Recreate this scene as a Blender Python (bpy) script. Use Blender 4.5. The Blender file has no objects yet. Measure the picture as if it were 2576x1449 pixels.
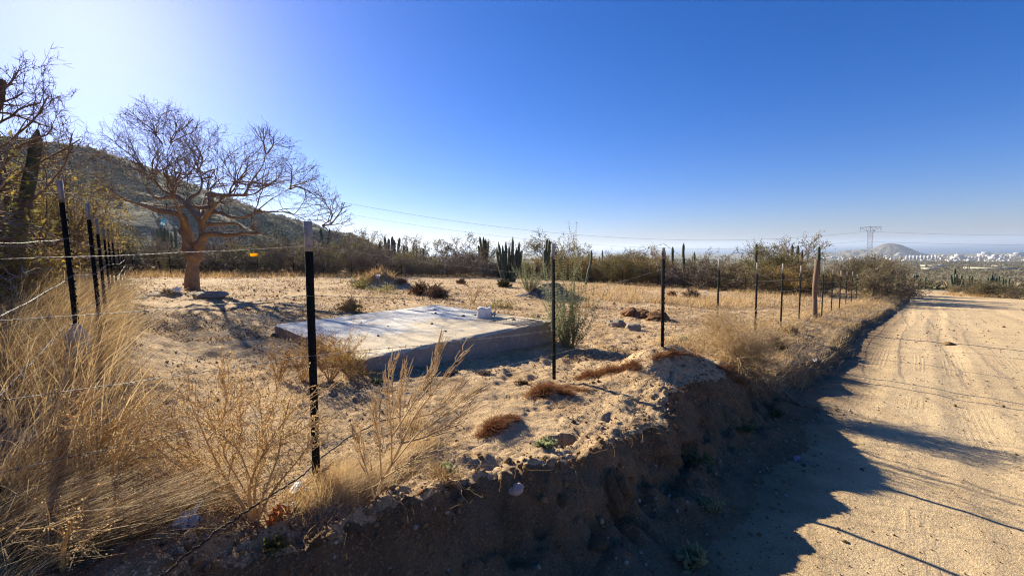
import bpy, bmesh, math, random
import numpy as np
from mathutils import Vector, Matrix

S = bpy.context.scene
COL = S.collection
R = math.radians
EYE = 1.60                                    # camera height above the local datum
# ------------------------------------------------------------------ camera
FPX = 1070.0
PITCH, ROLL = R(5.13), R(-1.1)
cam_d = bpy.data.cameras.new('camera'); cam = bpy.data.objects.new('camera', cam_d); COL.objects.link(cam)
cam_d.sensor_width = 36.0; cam_d.lens = 36.0 * FPX / 2576.0
cam_d.clip_start = 0.05; cam_d.clip_end = 120000
CAM_M = Matrix.Rotation(math.pi/2 - PITCH, 3, 'X') @ Matrix.Rotation(ROLL, 3, 'Z')
cam.matrix_world = Matrix.Translation((0, 0, EYE)) @ CAM_M.to_4x4()
S.camera = cam
# ------------------------------------------------------------------ sky and sun
SUN_AZ, SUN_EL = R(-43.7), R(24.5)            # azimuth clockwise from +Y
w = bpy.data.worlds.new('World'); S.world = w; w.use_nodes = True
nt = w.node_tree; bg = nt.nodes['Background']
sky = nt.nodes.new('ShaderNodeTexSky'); sky.sky_type = 'NISHITA'; sky.sun_disc = False
sky.sun_elevation = SUN_EL; sky.sun_rotation = SUN_AZ
sky.altitude = 200; sky.air_density = 1.0; sky.dust_density = 0.42; sky.ozone_density = 4.0
hsv = nt.nodes.new('ShaderNodeHueSaturation'); hsv.inputs['Saturation'].default_value = 1.22
tint = nt.nodes.new('ShaderNodeMix'); tint.data_type = 'RGBA'; tint.blend_type = 'MULTIPLY'; tint.inputs[0].default_value = 1.0; tint.inputs[7].default_value = (.86, .87, 1.20, 1)   # the camera's cool white balance for the sky
nt.links.new(sky.outputs[0], tint.inputs[6]); nt.links.new(tint.outputs[2], hsv.inputs['Color']); nt.links.new(hsv.outputs[0], bg.inputs['Color'])
bg.inputs['Strength'].default_value = 0.05
sd = bpy.data.lights.new('sun', 'SUN'); sd.energy = 5.0; sd.angle = R(0.53); sd.color = (1.0, 0.91, 0.72)
sun = bpy.data.objects.new('sun', sd); COL.objects.link(sun)
sdir = Vector((math.sin(SUN_AZ)*math.cos(SUN_EL), math.cos(SUN_AZ)*math.cos(SUN_EL), math.sin(SUN_EL)))
sun.rotation_euler = sdir.to_track_quat('Z', 'Y').to_euler()
sun.location = sdir * 60
S.view_settings.view_transform = 'Standard'; S.view_settings.look = 'None'
S.view_settings.exposure = 1.32; S.view_settings.gamma = 1.0; S.view_settings.use_curve_mapping = False
S.render.engine = 'CYCLES'
S.cycles.use_denoising = True; S.cycles.denoiser = 'OPENIMAGEDENOISE'; S.cycles.denoising_input_passes = 'RGB_ALBEDO_NORMAL'; S.cycles.denoising_prefilter = 'NONE'; S.cycles.pixel_filter_type = 'BLACKMAN_HARRIS'; S.cycles.filter_width = 1.15; S.cycles.sample_clamp_indirect = 3
S.cycles.max_bounces = 6; S.cycles.volume_bounces = 0; S.cycles.transparent_max_bounces = 8

# ------------------------------------------------------------------ numeric helpers
def _h(ix, iy, seed):
    n = (ix * 374761393 + iy * 668265263 + seed * 1274126177) & 0xffffffff
    n = ((n ^ (n >> 13)) * 1274126177) & 0xffffffff
    return ((n ^ (n >> 16)) & 0xffff) / 65535.0
def vnoise(x, y, seed=0):
    x = np.asarray(x, float); y = np.asarray(y, float)
    ix = np.floor(x).astype(np.int64); iy = np.floor(y).astype(np.int64)
    fx = x - ix; fy = y - iy
    fx = fx*fx*fx*(fx*(fx*6-15)+10); fy = fy*fy*fy*(fy*(fy*6-15)+10)
    a = _h(ix, iy, seed); b = _h(ix+1, iy, seed); c = _h(ix, iy+1, seed); d = _h(ix+1, iy+1, seed)
    return (a*(1-fx)+b*fx)*(1-fy) + (c*(1-fx)+d*fx)*fy
def fbm(x, y, octaves=4, seed=0, gain=.5):
    s = 0; a = 1; t = 0
    for i in range(octaves):
        s = s + a*(vnoise(x, y, seed+i*17)-.5); t += a; a *= gain
        x = np.asarray(x)*2.03 + 7.1; y = np.asarray(y)*2.03 + 3.7
    return s / t * 2
def sstep(a, b, x):
    t = np.clip((x-a)/(b-a), 0, 1); return t*t*(3-2*t)
UX, UY = 0.692, 0.7219                         # road direction; u runs along it, w to its left
def uw(x, y): return UX*x+UY*y, -UY*x+UX*y
def xy(u, w): return UX*u-UY*w, UY*u+UX*w

EDGE_U = [-6, -1.2, .30, 1.0, 1.43, 1.9, 2.19, 2.8, 3.4, 3.83, 4.3, 4.8, 5.3, 5.8, 6.5, 7.2, 8.16, 9.5, 11, 13, 15, 18, 22, 26, 39, 60]
EDGE_W = [.2, 1.1, 1.68, 1.64, 1.66, 1.44, 1.42, 1.38, 1.50, 1.50, 1.42, 1.50, 1.62, 1.42, 1.30, 1.15, 1.12, 1.05, 1.15, 1.2, 1.25, 1.1, 1.0, .85, .57, .5]
def edge_w(u): return np.interp(u, EDGE_U, EDGE_W) + .05*fbm(u*3.1, u*0+2.2, 3, 5) + .03*fbm(u*11., u*0+9.2, 2, 6)
def far_drop(s):
    return np.interp(s, [-9000, -300, 0, 300, 3000, 7590, 9000, 80000], [60, 12, 0, 20.5, 101, 153, 175, 600])
def lot_z(u, w_):
    x, y = xy(u, w_)
    z = -1.10 - .0667*u + .0158*w_
    return z
LF_P, LF_D = np.array([-3.06, 2.9]), np.array([-.667, .745])       # left fence line
def left_dist(x, y): return (x-LF_P[0])*LF_D[1] - (y-LF_P[1])*LF_D[0]   # + on the lot side
FEATURES = []                                  # (x, y, height, sx, sy, angle) soft mounds and hollows
def height(x, y, detail=True):
    x = np.asarray(x, float); y = np.asarray(y, float)
    u, w_ = uw(x, y)
    near = 1 - sstep(50, 110, np.hypot(x, y))
    lot = lot_z(u, w_)
    ld = left_dist(x, y)
    vg = (1-.75*sstep(2.3, 1.7, w_)*(u < 4.2))*(.35+.65*sstep(3, 6, np.hypot(x, y)))                # wind smoothed sand by the edge
    lot = lot + .27*(1-sstep(-.3, 1.1, ld))*np.exp(-((np.maximum(-ld, 0))/9.0)**2)*sstep(-1, 3.0, w_)*(1-sstep(8, 16, w_))
    road = -1.55 - .062*u
    if detail:
        lot = lot + .035*fbm(x*.45, y*.45, 3, 1)*near + .016*fbm(x*2.1, y*2.1, 4, 2, .65)*near + .010*fbm(x*9, y*9, 3, 9, .6)*near*(np.hypot(x, y) < 14)
        # footprints / trampled soil
        lot = lot - vg*.030*np.maximum(0, fbm(x*4.6, y*4.6, 3, 8)-.12)*near*2 - .02*np.maximum(0, fbm(x*7.6+3, y*7.6, 3, 18)-.2)*near*2
        road = road + .03*fbm(u*.3, w_*.8, 2, 3)*near + .006*fbm(x*5, y*5, 3, 4)*near
        for c, wd, dp in ((.38, .16, .010), (-.62, .17, .013), (-1.35, .2, .006), (-3.1, .25, .008)):
            ww = w_ - c - .14*np.sin(u*.16+c) - .05*np.sin(u*.47+2*c)
            road = road - dp*np.exp(-(ww/wd)**2)*near + .5*dp*np.exp(-((np.abs(ww)-wd*1.5)/(wd*.5))**2)*near
    e = edge_w(u)
    # the earth bank: a steep face with a rounded lip above a loose foot
    wide = np.interp(u, [-5, 0, 1.2, 2.3, 4, 5.2, 6.5, 9, 20, 60], [.5, .55, .62, .62, .75, .8, .5, .35, .4, .5])
    t = np.clip((w_ - (e - wide)) / wide, 0, 1)
    prof = np.interp(t, [0, .25, .5, .66, .76, .86, .94, 1.0], [0, .05, .15, .30, .58, .84, .96, 1.0])
    k2 = sstep(5.3, 6.7, u)                     # past the mound the bank is a low cut under a sloping verge
    t2 = np.clip((w_ - (e - .14)) / 1.15, 0, 1)
    prof = prof*(1-k2) + k2*np.interp(t2, [0, .04, .08, .13, .22, .6, 1], [0, .14, .32, .42, .50, .80, 1])
    z = road*(1-prof) + lot*prof
    # mound on the lip
    z = z + .33*np.exp(-((u-4.25)/.72)**2 - ((w_-1.88)/.40)**2)*sstep(.55, .95, t)
    k3 = 1-sstep(1.5, 2.1, u)
    z = z + .06*np.sin(8.9*(u-3.37)+1.57+.6*np.sin(u*3))*sstep(2.75, 3.1, u)*(1-sstep(3.7, 4.1, u))*np.exp(-((w_-e-.03)/.16)**2)
    if detail:
        z = z + k3*(u > -2)*np.exp(-((w_-e-.02)/.26)**2)*(.055*np.maximum(-.3, fbm(x*7, y*7, 3, 35)) + .022*fbm(x*19, y*19, 3, 36))
        face = np.exp(-((t-.62)/.3)**2)*(1-.75*k2)*(u < 40)*(u > -5)
        z = z + face*(.15*fbm(x*3.2, y*3.2, 3, 21) + .07*fbm(x*9, y*9, 3, 22) + .05*fbm(u*17, w_*4, 3, 23))
        lip = np.exp(-((w_-e-.1)/.28)**2)*(u < 6)
        z = z + lip*(.014*np.maximum(0, fbm(x*10, y*10, 4, 31, .6))*2 + .010*fbm(x*30, y*30, 2, 33))
    for (fx, fy, fh, sx, sy, an) in FEATURES:
        c, s_ = math.cos(an), math.sin(an)
        dx = (x-fx)*c + (y-fy)*s_; dy = -(x-fx)*s_ + (y-fy)*c
        rr = (dx/sx)**2 + (dy/sy)**2
        g = np.exp(-rr) if fh > -.15 else 1-sstep(.55, 1.25, rr+.25*fbm(x*16, y*16, 2, 42))
        z = z + fh*g*(1 + (.35*fbm(x*3, y*3, 3, 41) if detail and abs(fh) > .12 else 0))
    # far field
    s = .84*x + .54*y
    farz = -1.12 - far_drop(s) + fbm(x/300., y/300., 3, 51)*3*sstep(200, 900, np.hypot(x, y))*(1-.6*sstep(2500, 5000, s))
    k = sstep(48, 85, np.hypot(x, y))
    return z*(1-k) + farz*k + EYE
def hz(x, y): return float(height(np.array([x]), np.array([y]))[0])

_M = np.array(CAM_M)
def ray(px, py):
    d = _M @ np.array([(px-1288)/FPX, -(py-724.5)/FPX, -1.0]); return d
def G(px, py, far=200):
    """the ground point seen at a place of the photograph"""
    d = ray(px, py); d = d / math.hypot(d[0], d[1])
    t = np.concatenate([np.arange(.6, 12, .01), np.arange(12, far, .05)])
    h = height(d[0]*t, d[1]*t, False)
    zz = EYE + d[2]*t
    i = np.argmax(zz <= h)
    if zz[i] > h[i]: i = len(t)-1
    return np.array([d[0]*t[i], d[1]*t[i], hz(d[0]*t[i], d[1]*t[i])])
def W(px, py, depth):
    """the point at forward distance `depth` seen at a place of the photograph"""
    d = ray(px, py); d = d * (depth / d[1]); return np.array([d[0], d[1], d[2]+EYE])
def mpp(p): return math.hypot(p[1], 0)/FPX      # metres per photo pixel at point

# ------------------------------------------------------------------ object helpers
def mesh_np(name, V, F, mat=None, smooth=False, mats=None, midx=None):
    """V (n,3); F list of (m,k) int arrays"""
    me = bpy.data.meshes.new(name)
    V = np.asarray(V, np.float32)
    F = [np.asarray(f, np.int64) for f in (F if isinstance(F, (list, tuple)) else [F]) if len(f)]
    me.vertices.add(len(V)); me.vertices.foreach_set('co', V.ravel())
    nl = sum(f.size for f in F); nf = sum(len(f) for f in F)
    me.loops.add(nl); me.loops.foreach_set('vertex_index', np.concatenate([f.ravel() for f in F]).astype(np.int32))
    me.polygons.add(nf)
    tot = np.concatenate([np.full(len(f), f.shape[1]) for f in F])
    st = np.concatenate([[0], np.cumsum(tot)[:-1]])
    me.polygons.foreach_set('loop_start', st.astype(np.int32)); me.polygons.foreach_set('loop_total', tot.astype(np.int32))
    if smooth: me.polygons.foreach_set('use_smooth', np.ones(nf, bool))
    for m in (mats or ([mat] if mat else [])): me.materials.append(m)
    if midx is not None: me.polygons.foreach_set('material_index', np.asarray(midx, np.int32))
    me.update(calc_edges=True); me.validate()
    return me
def link(name, me, parent=None, loc=None, rot=None, scale=None):
    o = bpy.data.objects.new(name, me); COL.objects.link(o)
    if parent: o.parent = parent
    if loc is not None: o.location = loc
    if rot is not None: o.rotation_euler = rot
    if scale is not None: o.scale = scale if hasattr(scale, '__len__') else (scale,)*3
    return o
def thing(name, label, cat, loc=(0, 0, 0), rz=0, group=None, me=None, scale=None):
    o = link(name, me, None, loc, (0, 0, rz), scale)
    tag(o, label, cat, group); return o
def tag(o, label, cat, group=None):
    o['label'] = label; o['category'] = cat
    if group: o['group'] = group
    return o
def struct(o): o['kind'] = 'structure'; return o
def stuff(o, label=None, cat=None):
    o['kind'] = 'stuff'
    if label: o['label'] = label
    if cat: o['category'] = cat
    return o
def copy_tree(o, parent=None):
    c = o.copy(); COL.objects.link(c)
    if parent: c.parent = parent
    for ch in o.children: copy_tree(ch, c)
    return c

def tubes(P0, P1, R0, R1, n=3):
    """many straight tapered tubes at once -> V, F"""
    P0 = np.asarray(P0, float).reshape(-1, 3); P1 = np.asarray(P1, float).reshape(-1, 3)
    R0 = np.asarray(R0, float); R1 = np.asarray(R1, float)
    d = P1-P0; L = np.linalg.norm(d, axis=1, keepdims=True); d = d/np.maximum(L, 1e-9)
    a = np.where(np.abs(d[:, 2:3]) < .9, np.array([[0, 0, 1.]]), np.array([[1., 0, 0]]))
    s = np.cross(d, a); s /= np.linalg.norm(s, axis=1, keepdims=True); t = np.cross(d, s)
    ang = np.arange(n)*2*math.pi/n
    ring = s[:, None, :]*np.cos(ang)[None, :, None] + t[:, None, :]*np.sin(ang)[None, :, None]
    A = P0[:, None, :] + ring*R0[:, None, None]; B = P1[:, None, :] + ring*R1[:, None, None]
    V = np.concatenate([A, B], 1).reshape(-1, 3)
    base = np.arange(len(P0))[:, None]*2*n; i = np.arange(n); j = (i+1) % n
    F = np.stack([base+i, base+j, base+n+j, base+n+i], -1).reshape(-1, 4)
    return V, F
def polytube(pts, rad, n=6, cap=True):
    """one continuous tube along a polyline -> V, F list"""
    pts = np.asarray(pts, float); rad = np.broadcast_to(np.asarray(rad, float), (len(pts),))
    T = np.gradient(pts, axis=0); T /= np.maximum(np.linalg.norm(T, axis=1, keepdims=True), 1e-9)
    s = np.cross(T[0], [0, 0, 1.] if abs(T[0][2]) < .9 else [1., 0, 0]); V = []
    ang = np.arange(n)*2*math.pi/n
    for k in range(len(pts)):
        s = s - T[k]*np.dot(s, T[k]); s /= np.linalg.norm(s); t = np.cross(T[k], s)
        V.append(pts[k] + rad[k]*(np.cos(ang)[:, None]*s + np.sin(ang)[:, None]*t))
    V = np.concatenate(V); i = np.arange(n); j = (i+1) % n
    F = np.concatenate([np.stack([k*n+i, k*n+j, (k+1)*n+j, (k+1)*n+i], -1) for k in range(len(pts)-1)])
    Fs = [F]
    if cap: Fs.append(np.array([i[::-1]])); Fs.append(np.array([(len(pts)-1)*n + i]))
    return V, Fs
class Soup:
    def __init__(self): self.V = []; self.F = {}; self.n = 0; self.M = {}
    def add(self, V, F, m=0):
        V = np.asarray(V, float)
        for f in (F if isinstance(F, (list, tuple)) else [F]):
            f = np.asarray(f)
            if len(f) == 0: continue
            self.F.setdefault(f.shape[1], []).append(f + self.n); self.M.setdefault(f.shape[1], []).append(np.full(len(f), m))
        self.V.append(V); self.n += len(V); return self
    def box(self, c, s, rz=0, m=0):
        hx, hy, hzz = s[0]/2, s[1]/2, s[2]/2
        V = np.array([[x, y, z] for z in (-hzz, hzz) for y in (-hy, hy) for x in (-hx, hx)])
        ca, sa = math.cos(rz), math.sin(rz)
        V = np.stack([V[:, 0]*ca-V[:, 1]*sa, V[:, 0]*sa+V[:, 1]*ca, V[:, 2]], 1) + np.array(c)
        return self.add(V, np.array([[0, 2, 3, 1], [4, 5, 7, 6], [0, 1, 5, 4], [2, 6, 7, 3], [0, 4, 6, 2], [1, 3, 7, 5]]), m)
    def mesh(self, name, mat, smooth=False):
        mats = mat if isinstance(mat, (list, tuple)) else [mat]
        ks = sorted(self.F)
        F = [np.concatenate(self.F[k]) for k in ks]; M = np.concatenate([np.concatenate(self.M[k]) for k in ks])
        return mesh_np(name, np.concatenate(self.V), F, None, smooth, mats, M)
def blades(base, hgt, lean, width, rng, segs=3, curl=.5):
    """ribbons of grass. base (n,3), hgt (n,), lean (n,2) tip offset as a share of height"""
    n = len(base); ts = np.linspace(0, 1, segs+1)
    yaw = rng.uniform(0, math.pi, n); wx = np.cos(yaw)*width; wy = np.sin(yaw)*width
    V = np.zeros((n, segs+1, 2, 3))
    for k, t in enumerate(ts):
        off = t**(1+curl)
        zz = t*hgt*np.sqrt(np.maximum(.05, 1-.45*off*np.minimum(1, np.hypot(lean[:, 0], lean[:, 1]))))
        cx = base[:, 0]+lean[:, 0]*hgt*off; cy = base[:, 1]+lean[:, 1]*hgt*off
        wk = (1-t*.8)
        V[:, k, 0] = np.stack([cx-wx*wk/2, cy-wy*wk/2, base[:, 2]+zz], 1)
        V[:, k, 1] = np.stack([cx+wx*wk/2, cy+wy*wk/2, base[:, 2]+zz], 1)
    b = np.arange(n)[:, None]*(segs+1)*2; k = np.arange(segs)*2
    F = np.stack([b+k, b+k+1, b+k+3, b+k+2], -1).reshape(-1, 4)
    return V.reshape(-1, 3), F
def leaves(pos, dirs, length, width, rng, droop=0.0):
    """lance-shaped two-triangle leaves folded along the middle"""
    n = len(pos); d = dirs/np.linalg.norm(dirs, axis=1, keepdims=True)
    r = rng.normal(size=(n, 3)); s = np.cross(d, r); s /= np.linalg.norm(s, axis=1, keepdims=True)
    L = np.broadcast_to(length, (n,))[:, None]; wd = np.broadcast_to(width, (n,))[:, None]
    mid = pos + d*L*.45; tip = pos + d*L; tip[:, 2] -= (L*droop)[:, 0]
    V = np.stack([pos, mid + s*wd/2, tip, mid - s*wd/2], 1).reshape(-1, 3)
    b = np.arange(n)[:, None]*4
    return V, np.concatenate([b+np.array([[0, 1, 2, 3]])])
def rock_mesh(name, mat, seed, sub=2, rough=.25, flat=1.0, cuts=5):
    rng = random.Random(seed); bm = bmesh.new(); bmesh.ops.create_icosphere(bm, subdivisions=sub, radius=1)
    pl = [(Vector((rng.uniform(-1, 1), rng.uniform(-1, 1), rng.uniform(-.5, 1))).normalized(), rng.uniform(.55, .85)) for _ in range(cuts)]
    for v in bm.verts:
        c = v.co.copy()
        for nrm, dd in pl:
            k = c.dot(nrm)
            if k > dd: c -= nrm*(k-dd)*.9
        f = 1 + rough*(float(vnoise(c.x*2.1+seed, c.y*2.1+c.z*1.7, seed))-.5) + rough*.4*(float(vnoise(c.x*6+seed, c.y*6+c.z*5, seed+3))-.5)
        v.co = c*f; v.co.z *= flat
    me = bpy.data.meshes.new(name); bm.to_mesh(me); bm.free(); me.materials.append(mat); return me

# ------------------------------------------------------------------ materials
def mat(name, color, rough=.9, spec=.2, noise=None, bump=0, bscale=30, transl=0, metal=0, vary=None, coord='Object'):
    """noise: list of (scale, colour, lo, hi) mixed over the base; vary: brightness spread per object"""
    m = bpy.data.materials.new(name); m.use_nodes = True; t = m.node_tree; N = t.nodes; Lk = t.links
    b = N['Principled BSDF']; b.inputs['Roughness'].default_value = rough; b.inputs['Metallic'].default_value = metal
    b.inputs['Specular IOR Level'].default_value = spec
    tc = N.new('ShaderNodeTexCoord'); last = None
    rgb = N.new('ShaderNodeRGB'); rgb.outputs[0].default_value = (*color, 1); last = rgb.outputs[0]
    for (sc, c2, lo, hi) in (noise or []):
        nz = N.new('ShaderNodeTexNoise'); nz.inputs['Scale'].default_value = sc; nz.inputs['Detail'].default_value = 6; nz.inputs['Roughness'].default_value = .65
        Lk.new(tc.outputs[coord], nz.inputs['Vector'])
        mr = N.new('ShaderNodeMapRange'); mr.inputs[1].default_value = lo; mr.inputs[2].default_value = hi; Lk.new(nz.outputs[0], mr.inputs[0])
        mx = N.new('ShaderNodeMix'); mx.data_type = 'RGBA'; Lk.new(mr.outputs[0], mx.inputs[0]); Lk.new(last, mx.inputs[6]); mx.inputs[7].default_value = (*c2, 1); last = mx.outputs[2]
    if vary:
        oi = N.new('ShaderNodeObjectInfo'); mr = N.new('ShaderNodeMapRange'); mr.inputs[3].default_value = 1-vary; mr.inputs[4].default_value = 1+vary
        Lk.new(oi.outputs['Random'], mr.inputs[0]); hs = N.new('ShaderNodeHueSaturation'); Lk.new(mr.outputs[0], hs.inputs['Value']); Lk.new(last, hs.inputs['Color']); last = hs.outputs[0]
    Lk.new(last, b.inputs['Base Color'])
    if bump:
        nz = N.new('ShaderNodeTexNoise'); nz.inputs['Scale'].default_value = bscale; nz.inputs['Detail'].default_value = 8; nz.inputs['Roughness'].default_value = .7
        Lk.new(tc.outputs[coord], nz.inputs['Vector']); bp = N.new('ShaderNodeBump'); bp.inputs['Strength'].default_value = 1; bp.inputs['Distance'].default_value = bump
        Lk.new(nz.outputs[0], bp.inputs['Height']); Lk.new(bp.outputs[0], b.inputs['Normal'])
    if transl:
        out = N['Material Output']; tr = N.new('ShaderNodeBsdfTranslucent'); Lk.new(last, tr.inputs[0]); ms = N.new('ShaderNodeMixShader'); ms.inputs[0].default_value = transl
        Lk.new(b.outputs[0], ms.inputs[1]); Lk.new(tr.outputs[0], ms.inputs[2]); Lk.new(ms.outputs[0], out.inputs['Surface'])
    return m
MS = {}
MS['straw'] = mat('straw', (.62, .41, .165), .75, .3, [(3.0, (.42, .27, .11), .45, .7), (.6, (.62, .46, .24), .4, .7)], transl=.35)
MS['straw_pale'] = mat('pale_straw', (.66, .50, .28), .7, .3, [(4.0, (.48, .33, .16), .45, .7)], transl=.35)
MS['straw_brown'] = mat('brown_straw', (.33, .20, .09), .85, .2, [(6.0, (.18, .10, .05), .45, .65)], transl=.3)
MS['rust'] = mat('rust_moss', (.23, .075, .028), .95, .1, [(9.0, (.13, .05, .02), .45, .65), (25, (.38, .16, .07), .5, .7)], transl=.35)
MS['twig'] = mat('grey_twig', (.25, .195, .145), .9, .15, [(1.2, (.13, .095, .07), .4, .65)], vary=.4)
MS['twig_warm'] = mat('warm_twig', (.30, .20, .12), .9, .15, [(1.5, (.16, .10, .065), .4, .65)], vary=.4)
MS['bark'] = mat('tree_bark', (.29, .195, .12), .9, .15, [(2.0, (.20, .13, .08), .42, .60), (9, (.40, .29, .18), .55, .72), (26, (.12, .08, .05), .60, .70)], bump=.035, bscale=16)
MS['twig_tree'] = mat('tree_twig', (.20, .135, .09), .85, .2, [(1.0, (.2, .125, .075), .45, .7)])
MS['bark_dark'] = mat('dark_bark', (.11, .085, .065), .95, .15, [(5, (.12, .10, .085), .45, .7)], bump=.02, bscale=22)
MS['leaf_olive'] = mat('olive_leaf', (.15, .14, .045), .7, .3, [(2, (.22, .18, .06), .4, .65)], transl=.45, vary=.35)
MS['leaf_yellow'] = mat('yellow_leaf', (.40, .27, .045), .7, .3, [(2, (.22, .18, .05), .4, .65)], transl=.5)
MS['leaf_sage'] = mat('sage_leaf', (.30, .31, .16), .65, .3, [(6, (.20, .23, .10), .4, .65)], transl=.45)
MS['leaf_green'] = mat('green_leaf', (.06, .10, .035), .6, .3, transl=.35)
MS['cactus'] = mat('cactus_skin', (.055, .075, .045), .7, .3, [(3, (.09, .10, .06), .45, .7)], bump=.01, bscale=20, vary=.25)
MS['cactus_wood'] = mat('cactus_old_stem', (.15, .11, .08), .9, .2, bump=.02, bscale=20)
MS['post'] = mat('post_paint', (.010, .011, .010), .85, .12, [(14, (.035, .022, .016), .6, .72)], bump=.002, bscale=60)
MS['post_white'] = mat('post_tip_paint', (.30, .28, .27), .8, .15, [(9, (.10, .07, .06), .52, .62)], bump=.002, bscale=40)
MS['wire'] = mat('galvanised_wire', (.26, .24, .22), .7, .3, [(20, (.10, .07, .05), .45, .6)], metal=.3)
MS['wire_dark'] = mat('rusty_wire', (.035, .028, .025), .7, .3, metal=.3)
MS['wood'] = mat('weathered_wood', (.17, .115, .08), .85, .2, [(12, (.17, .11, .075), .45, .65)], bump=.01, bscale=25)
MS['rock'] = mat('pale_rock', (.42, .33, .24), .9, .2, [(3, (.27, .21, .15), .45, .65), (12, (.50, .42, .33), .55, .7)], bump=.05, bscale=8)
MS['rock_dark'] = mat('dark_rock', (.15, .13, .12), .9, .2, [(4, (.09, .085, .09), .45, .65)], bump=.05, bscale=8)
MS['clod'] = mat('earth_clod', (.30, .195, .10), .95, .1, [(5, (.19, .115, .06), .45, .65)], bump=.05, bscale=12)
MS['clod_red'] = mat('red_earth_clod', (.30, .15, .07), .95, .1, [(5, (.20, .10, .05), .45, .65)], bump=.05, bscale=12)
MS['plastic_white'] = mat('white_plastic', (.78, .78, .76), .4, .4, transl=.3)
MS['plastic_blue'] = mat('blue_plastic', (.03, .19, .33), .4, .4, [(9, (.5, .58, .6), .52, .58)], transl=.25)
# ------------------------------------------------------------------ ground materials
def ground_mat(name, base, c2, c3, road=False):
    m = bpy.data.materials.new(name); m.use_nodes = True; t = m.node_tree; N = t.nodes; L = t.links
    b = N['Principled BSDF']; b.inputs['Roughness'].default_value = .95; b.inputs['Specular IOR Level'].default_value = .12
    tc = N.new('ShaderNodeTexCoord'); co = tc.outputs['Object']
    def noise(sc, det=5, ro=.6, vec=None):
        n = N.new('ShaderNodeTexNoise'); n.inputs['Scale'].default_value = sc; n.inputs['Detail'].default_value = det; n.inputs['Roughness'].default_value = ro
        L.new(vec or co, n.inputs['Vector']); return n.outputs[0]
    def rng_(x, lo, hi, a=0., b_=1.):
        r = N.new('ShaderNodeMapRange'); r.inputs[1].default_value = lo; r.inputs[2].default_value = hi; r.inputs[3].default_value = a; r.inputs[4].default_value = b_; L.new(x, r.inputs[0]); return r.outputs[0]
    def mix(f, a, col):
        x = N.new('ShaderNodeMix'); x.data_type = 'RGBA'; L.new(f, x.inputs[0])
        if isinstance(a, tuple): x.inputs[6].default_value = (*a, 1)
        else: L.new(a, x.inputs[6])
        if isinstance(col, tuple): x.inputs[7].default_value = (*col, 1)
        else: L.new(col, x.inputs[7])
        return x.outputs[2]
    def math_(op, a, b_=None):
        x = N.new('ShaderNodeMath'); x.operation = op
        for i, v in enumerate((a, b_)):
            if v is None: continue
            if isinstance(v, (int, float)): x.inputs[i].default_value = v
            else: L.new(v, x.inputs[i])
        return x.outputs[0]
    c = mix(rng_(noise(.35, 4), .4, .62), base, c2)
    c = mix(rng_(noise(2.3, 6, .7), .48, .68), c, c3)
    if not road: c = mix(rng_(noise(.9, 7, .75), .52, .66, 0, .75), c, (.22, .135, .075))
    # grains of granite sand, pale and dark
    g1 = rng_(noise(95, 3, .7), .56, .66); c = mix(g1, c, tuple(min(1, v*1.6) for v in base))
    g2 = rng_(noise(80, 3, .75), .58, .66, 0, .9); c = mix(g2, c, tuple(v*.35 for v in base))
    # fine straw and twig litter: thin stretched noise
    if not road:
        mp = N.new('ShaderNodeMapping'); mp.inputs['Scale'].default_value = (1, 6, 1); mp.inputs['Rotation'].default_value = (0, 0, .6); L.new(co, mp.inputs['Vector'])
        c = mix(rng_(noise(11, 4, .7, mp.outputs[0]), .62, .70, 0, .7), c, (.36, .25, .13))
        mp = N.new('ShaderNodeMapping'); mp.inputs['Scale'].default_value = (5, 1, 1); mp.inputs['Rotation'].default_value = (0, 0, .3); L.new(co, mp.inputs['Vector'])
        c = mix(rng_(noise(9, 4, .7, mp.outputs[0]), .63, .70, 0, .75), c, (.13, .08, .045))
    L.new(c, b.inputs['Base Color'])
    # relief
    h = math_('MULTIPLY', noise(22, 8, .74), .034 if not road else .022)
    h = math_('ADD', h, math_('MULTIPLY', noise(4.5, 6, .7), .028 if not road else .018))
    h = math_('ADD', h, math_('MULTIPLY', noise(70, 4, .8), .013))
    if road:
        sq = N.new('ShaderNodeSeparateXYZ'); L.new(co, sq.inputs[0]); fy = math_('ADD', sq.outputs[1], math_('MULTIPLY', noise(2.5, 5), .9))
        c = mix(rng_(fy, .6, 1.3), c, (.22, .145, .08)); L.new(c, b.inputs['Base Color'])   # the bank's shade deepened in the road colour, blending to the bank tone
        sp = N.new('ShaderNodeSeparateXYZ'); L.new(co, sp.inputs[0]); u = sp.outputs[0]; v = sp.outputs[1]
        sc = 1
        for cc, wd in ((.38, .15), (-.62, .17), (-1.35, .17), (-.18, .08)):
            wob = math_('ADD', math_('MULTIPLY', math_('SINE', math_('ADD', math_('MULTIPLY', u, .16), cc)), .14), math_('MULTIPLY', math_('SINE', math_('ADD', math_('MULTIPLY', u, .47), 2*cc)), .05))
            dv = math_('ABSOLUTE', math_('SUBTRACT', math_('SUBTRACT', v, cc), wob))
            mask = rng_(dv, wd*.95, wd*.8)
            # chevron tread
            ph = math_('ADD', math_('MULTIPLY', u, 62.0 if cc != .10 else 45.), math_('MULTIPLY', dv, 48.0))
            tr = math_('MULTIPLY', math_('MULTIPLY', rng_(math_('SINE', ph), -.2, .3), mask), rng_(noise(.7, 5, .75), .50, .66))
            h = math_('ADD', h, math_('MULTIPLY', tr, .0045))
            rib = math_('MULTIPLY', rng_(math_('COSINE', math_('MULTIPLY', dv, 2*math.pi/.055)), -.2, .5), mask)
            h = math_('ADD', h, math_('MULTIPLY', math_('MULTIPLY', rib, rng_(noise(.5, 4, .75), .50, .66)), .0035))
    bp = N.new('ShaderNodeBump'); bp.inputs['Strength'].default_value = .9; bp.inputs['Distance'].default_value = 1.0
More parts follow.
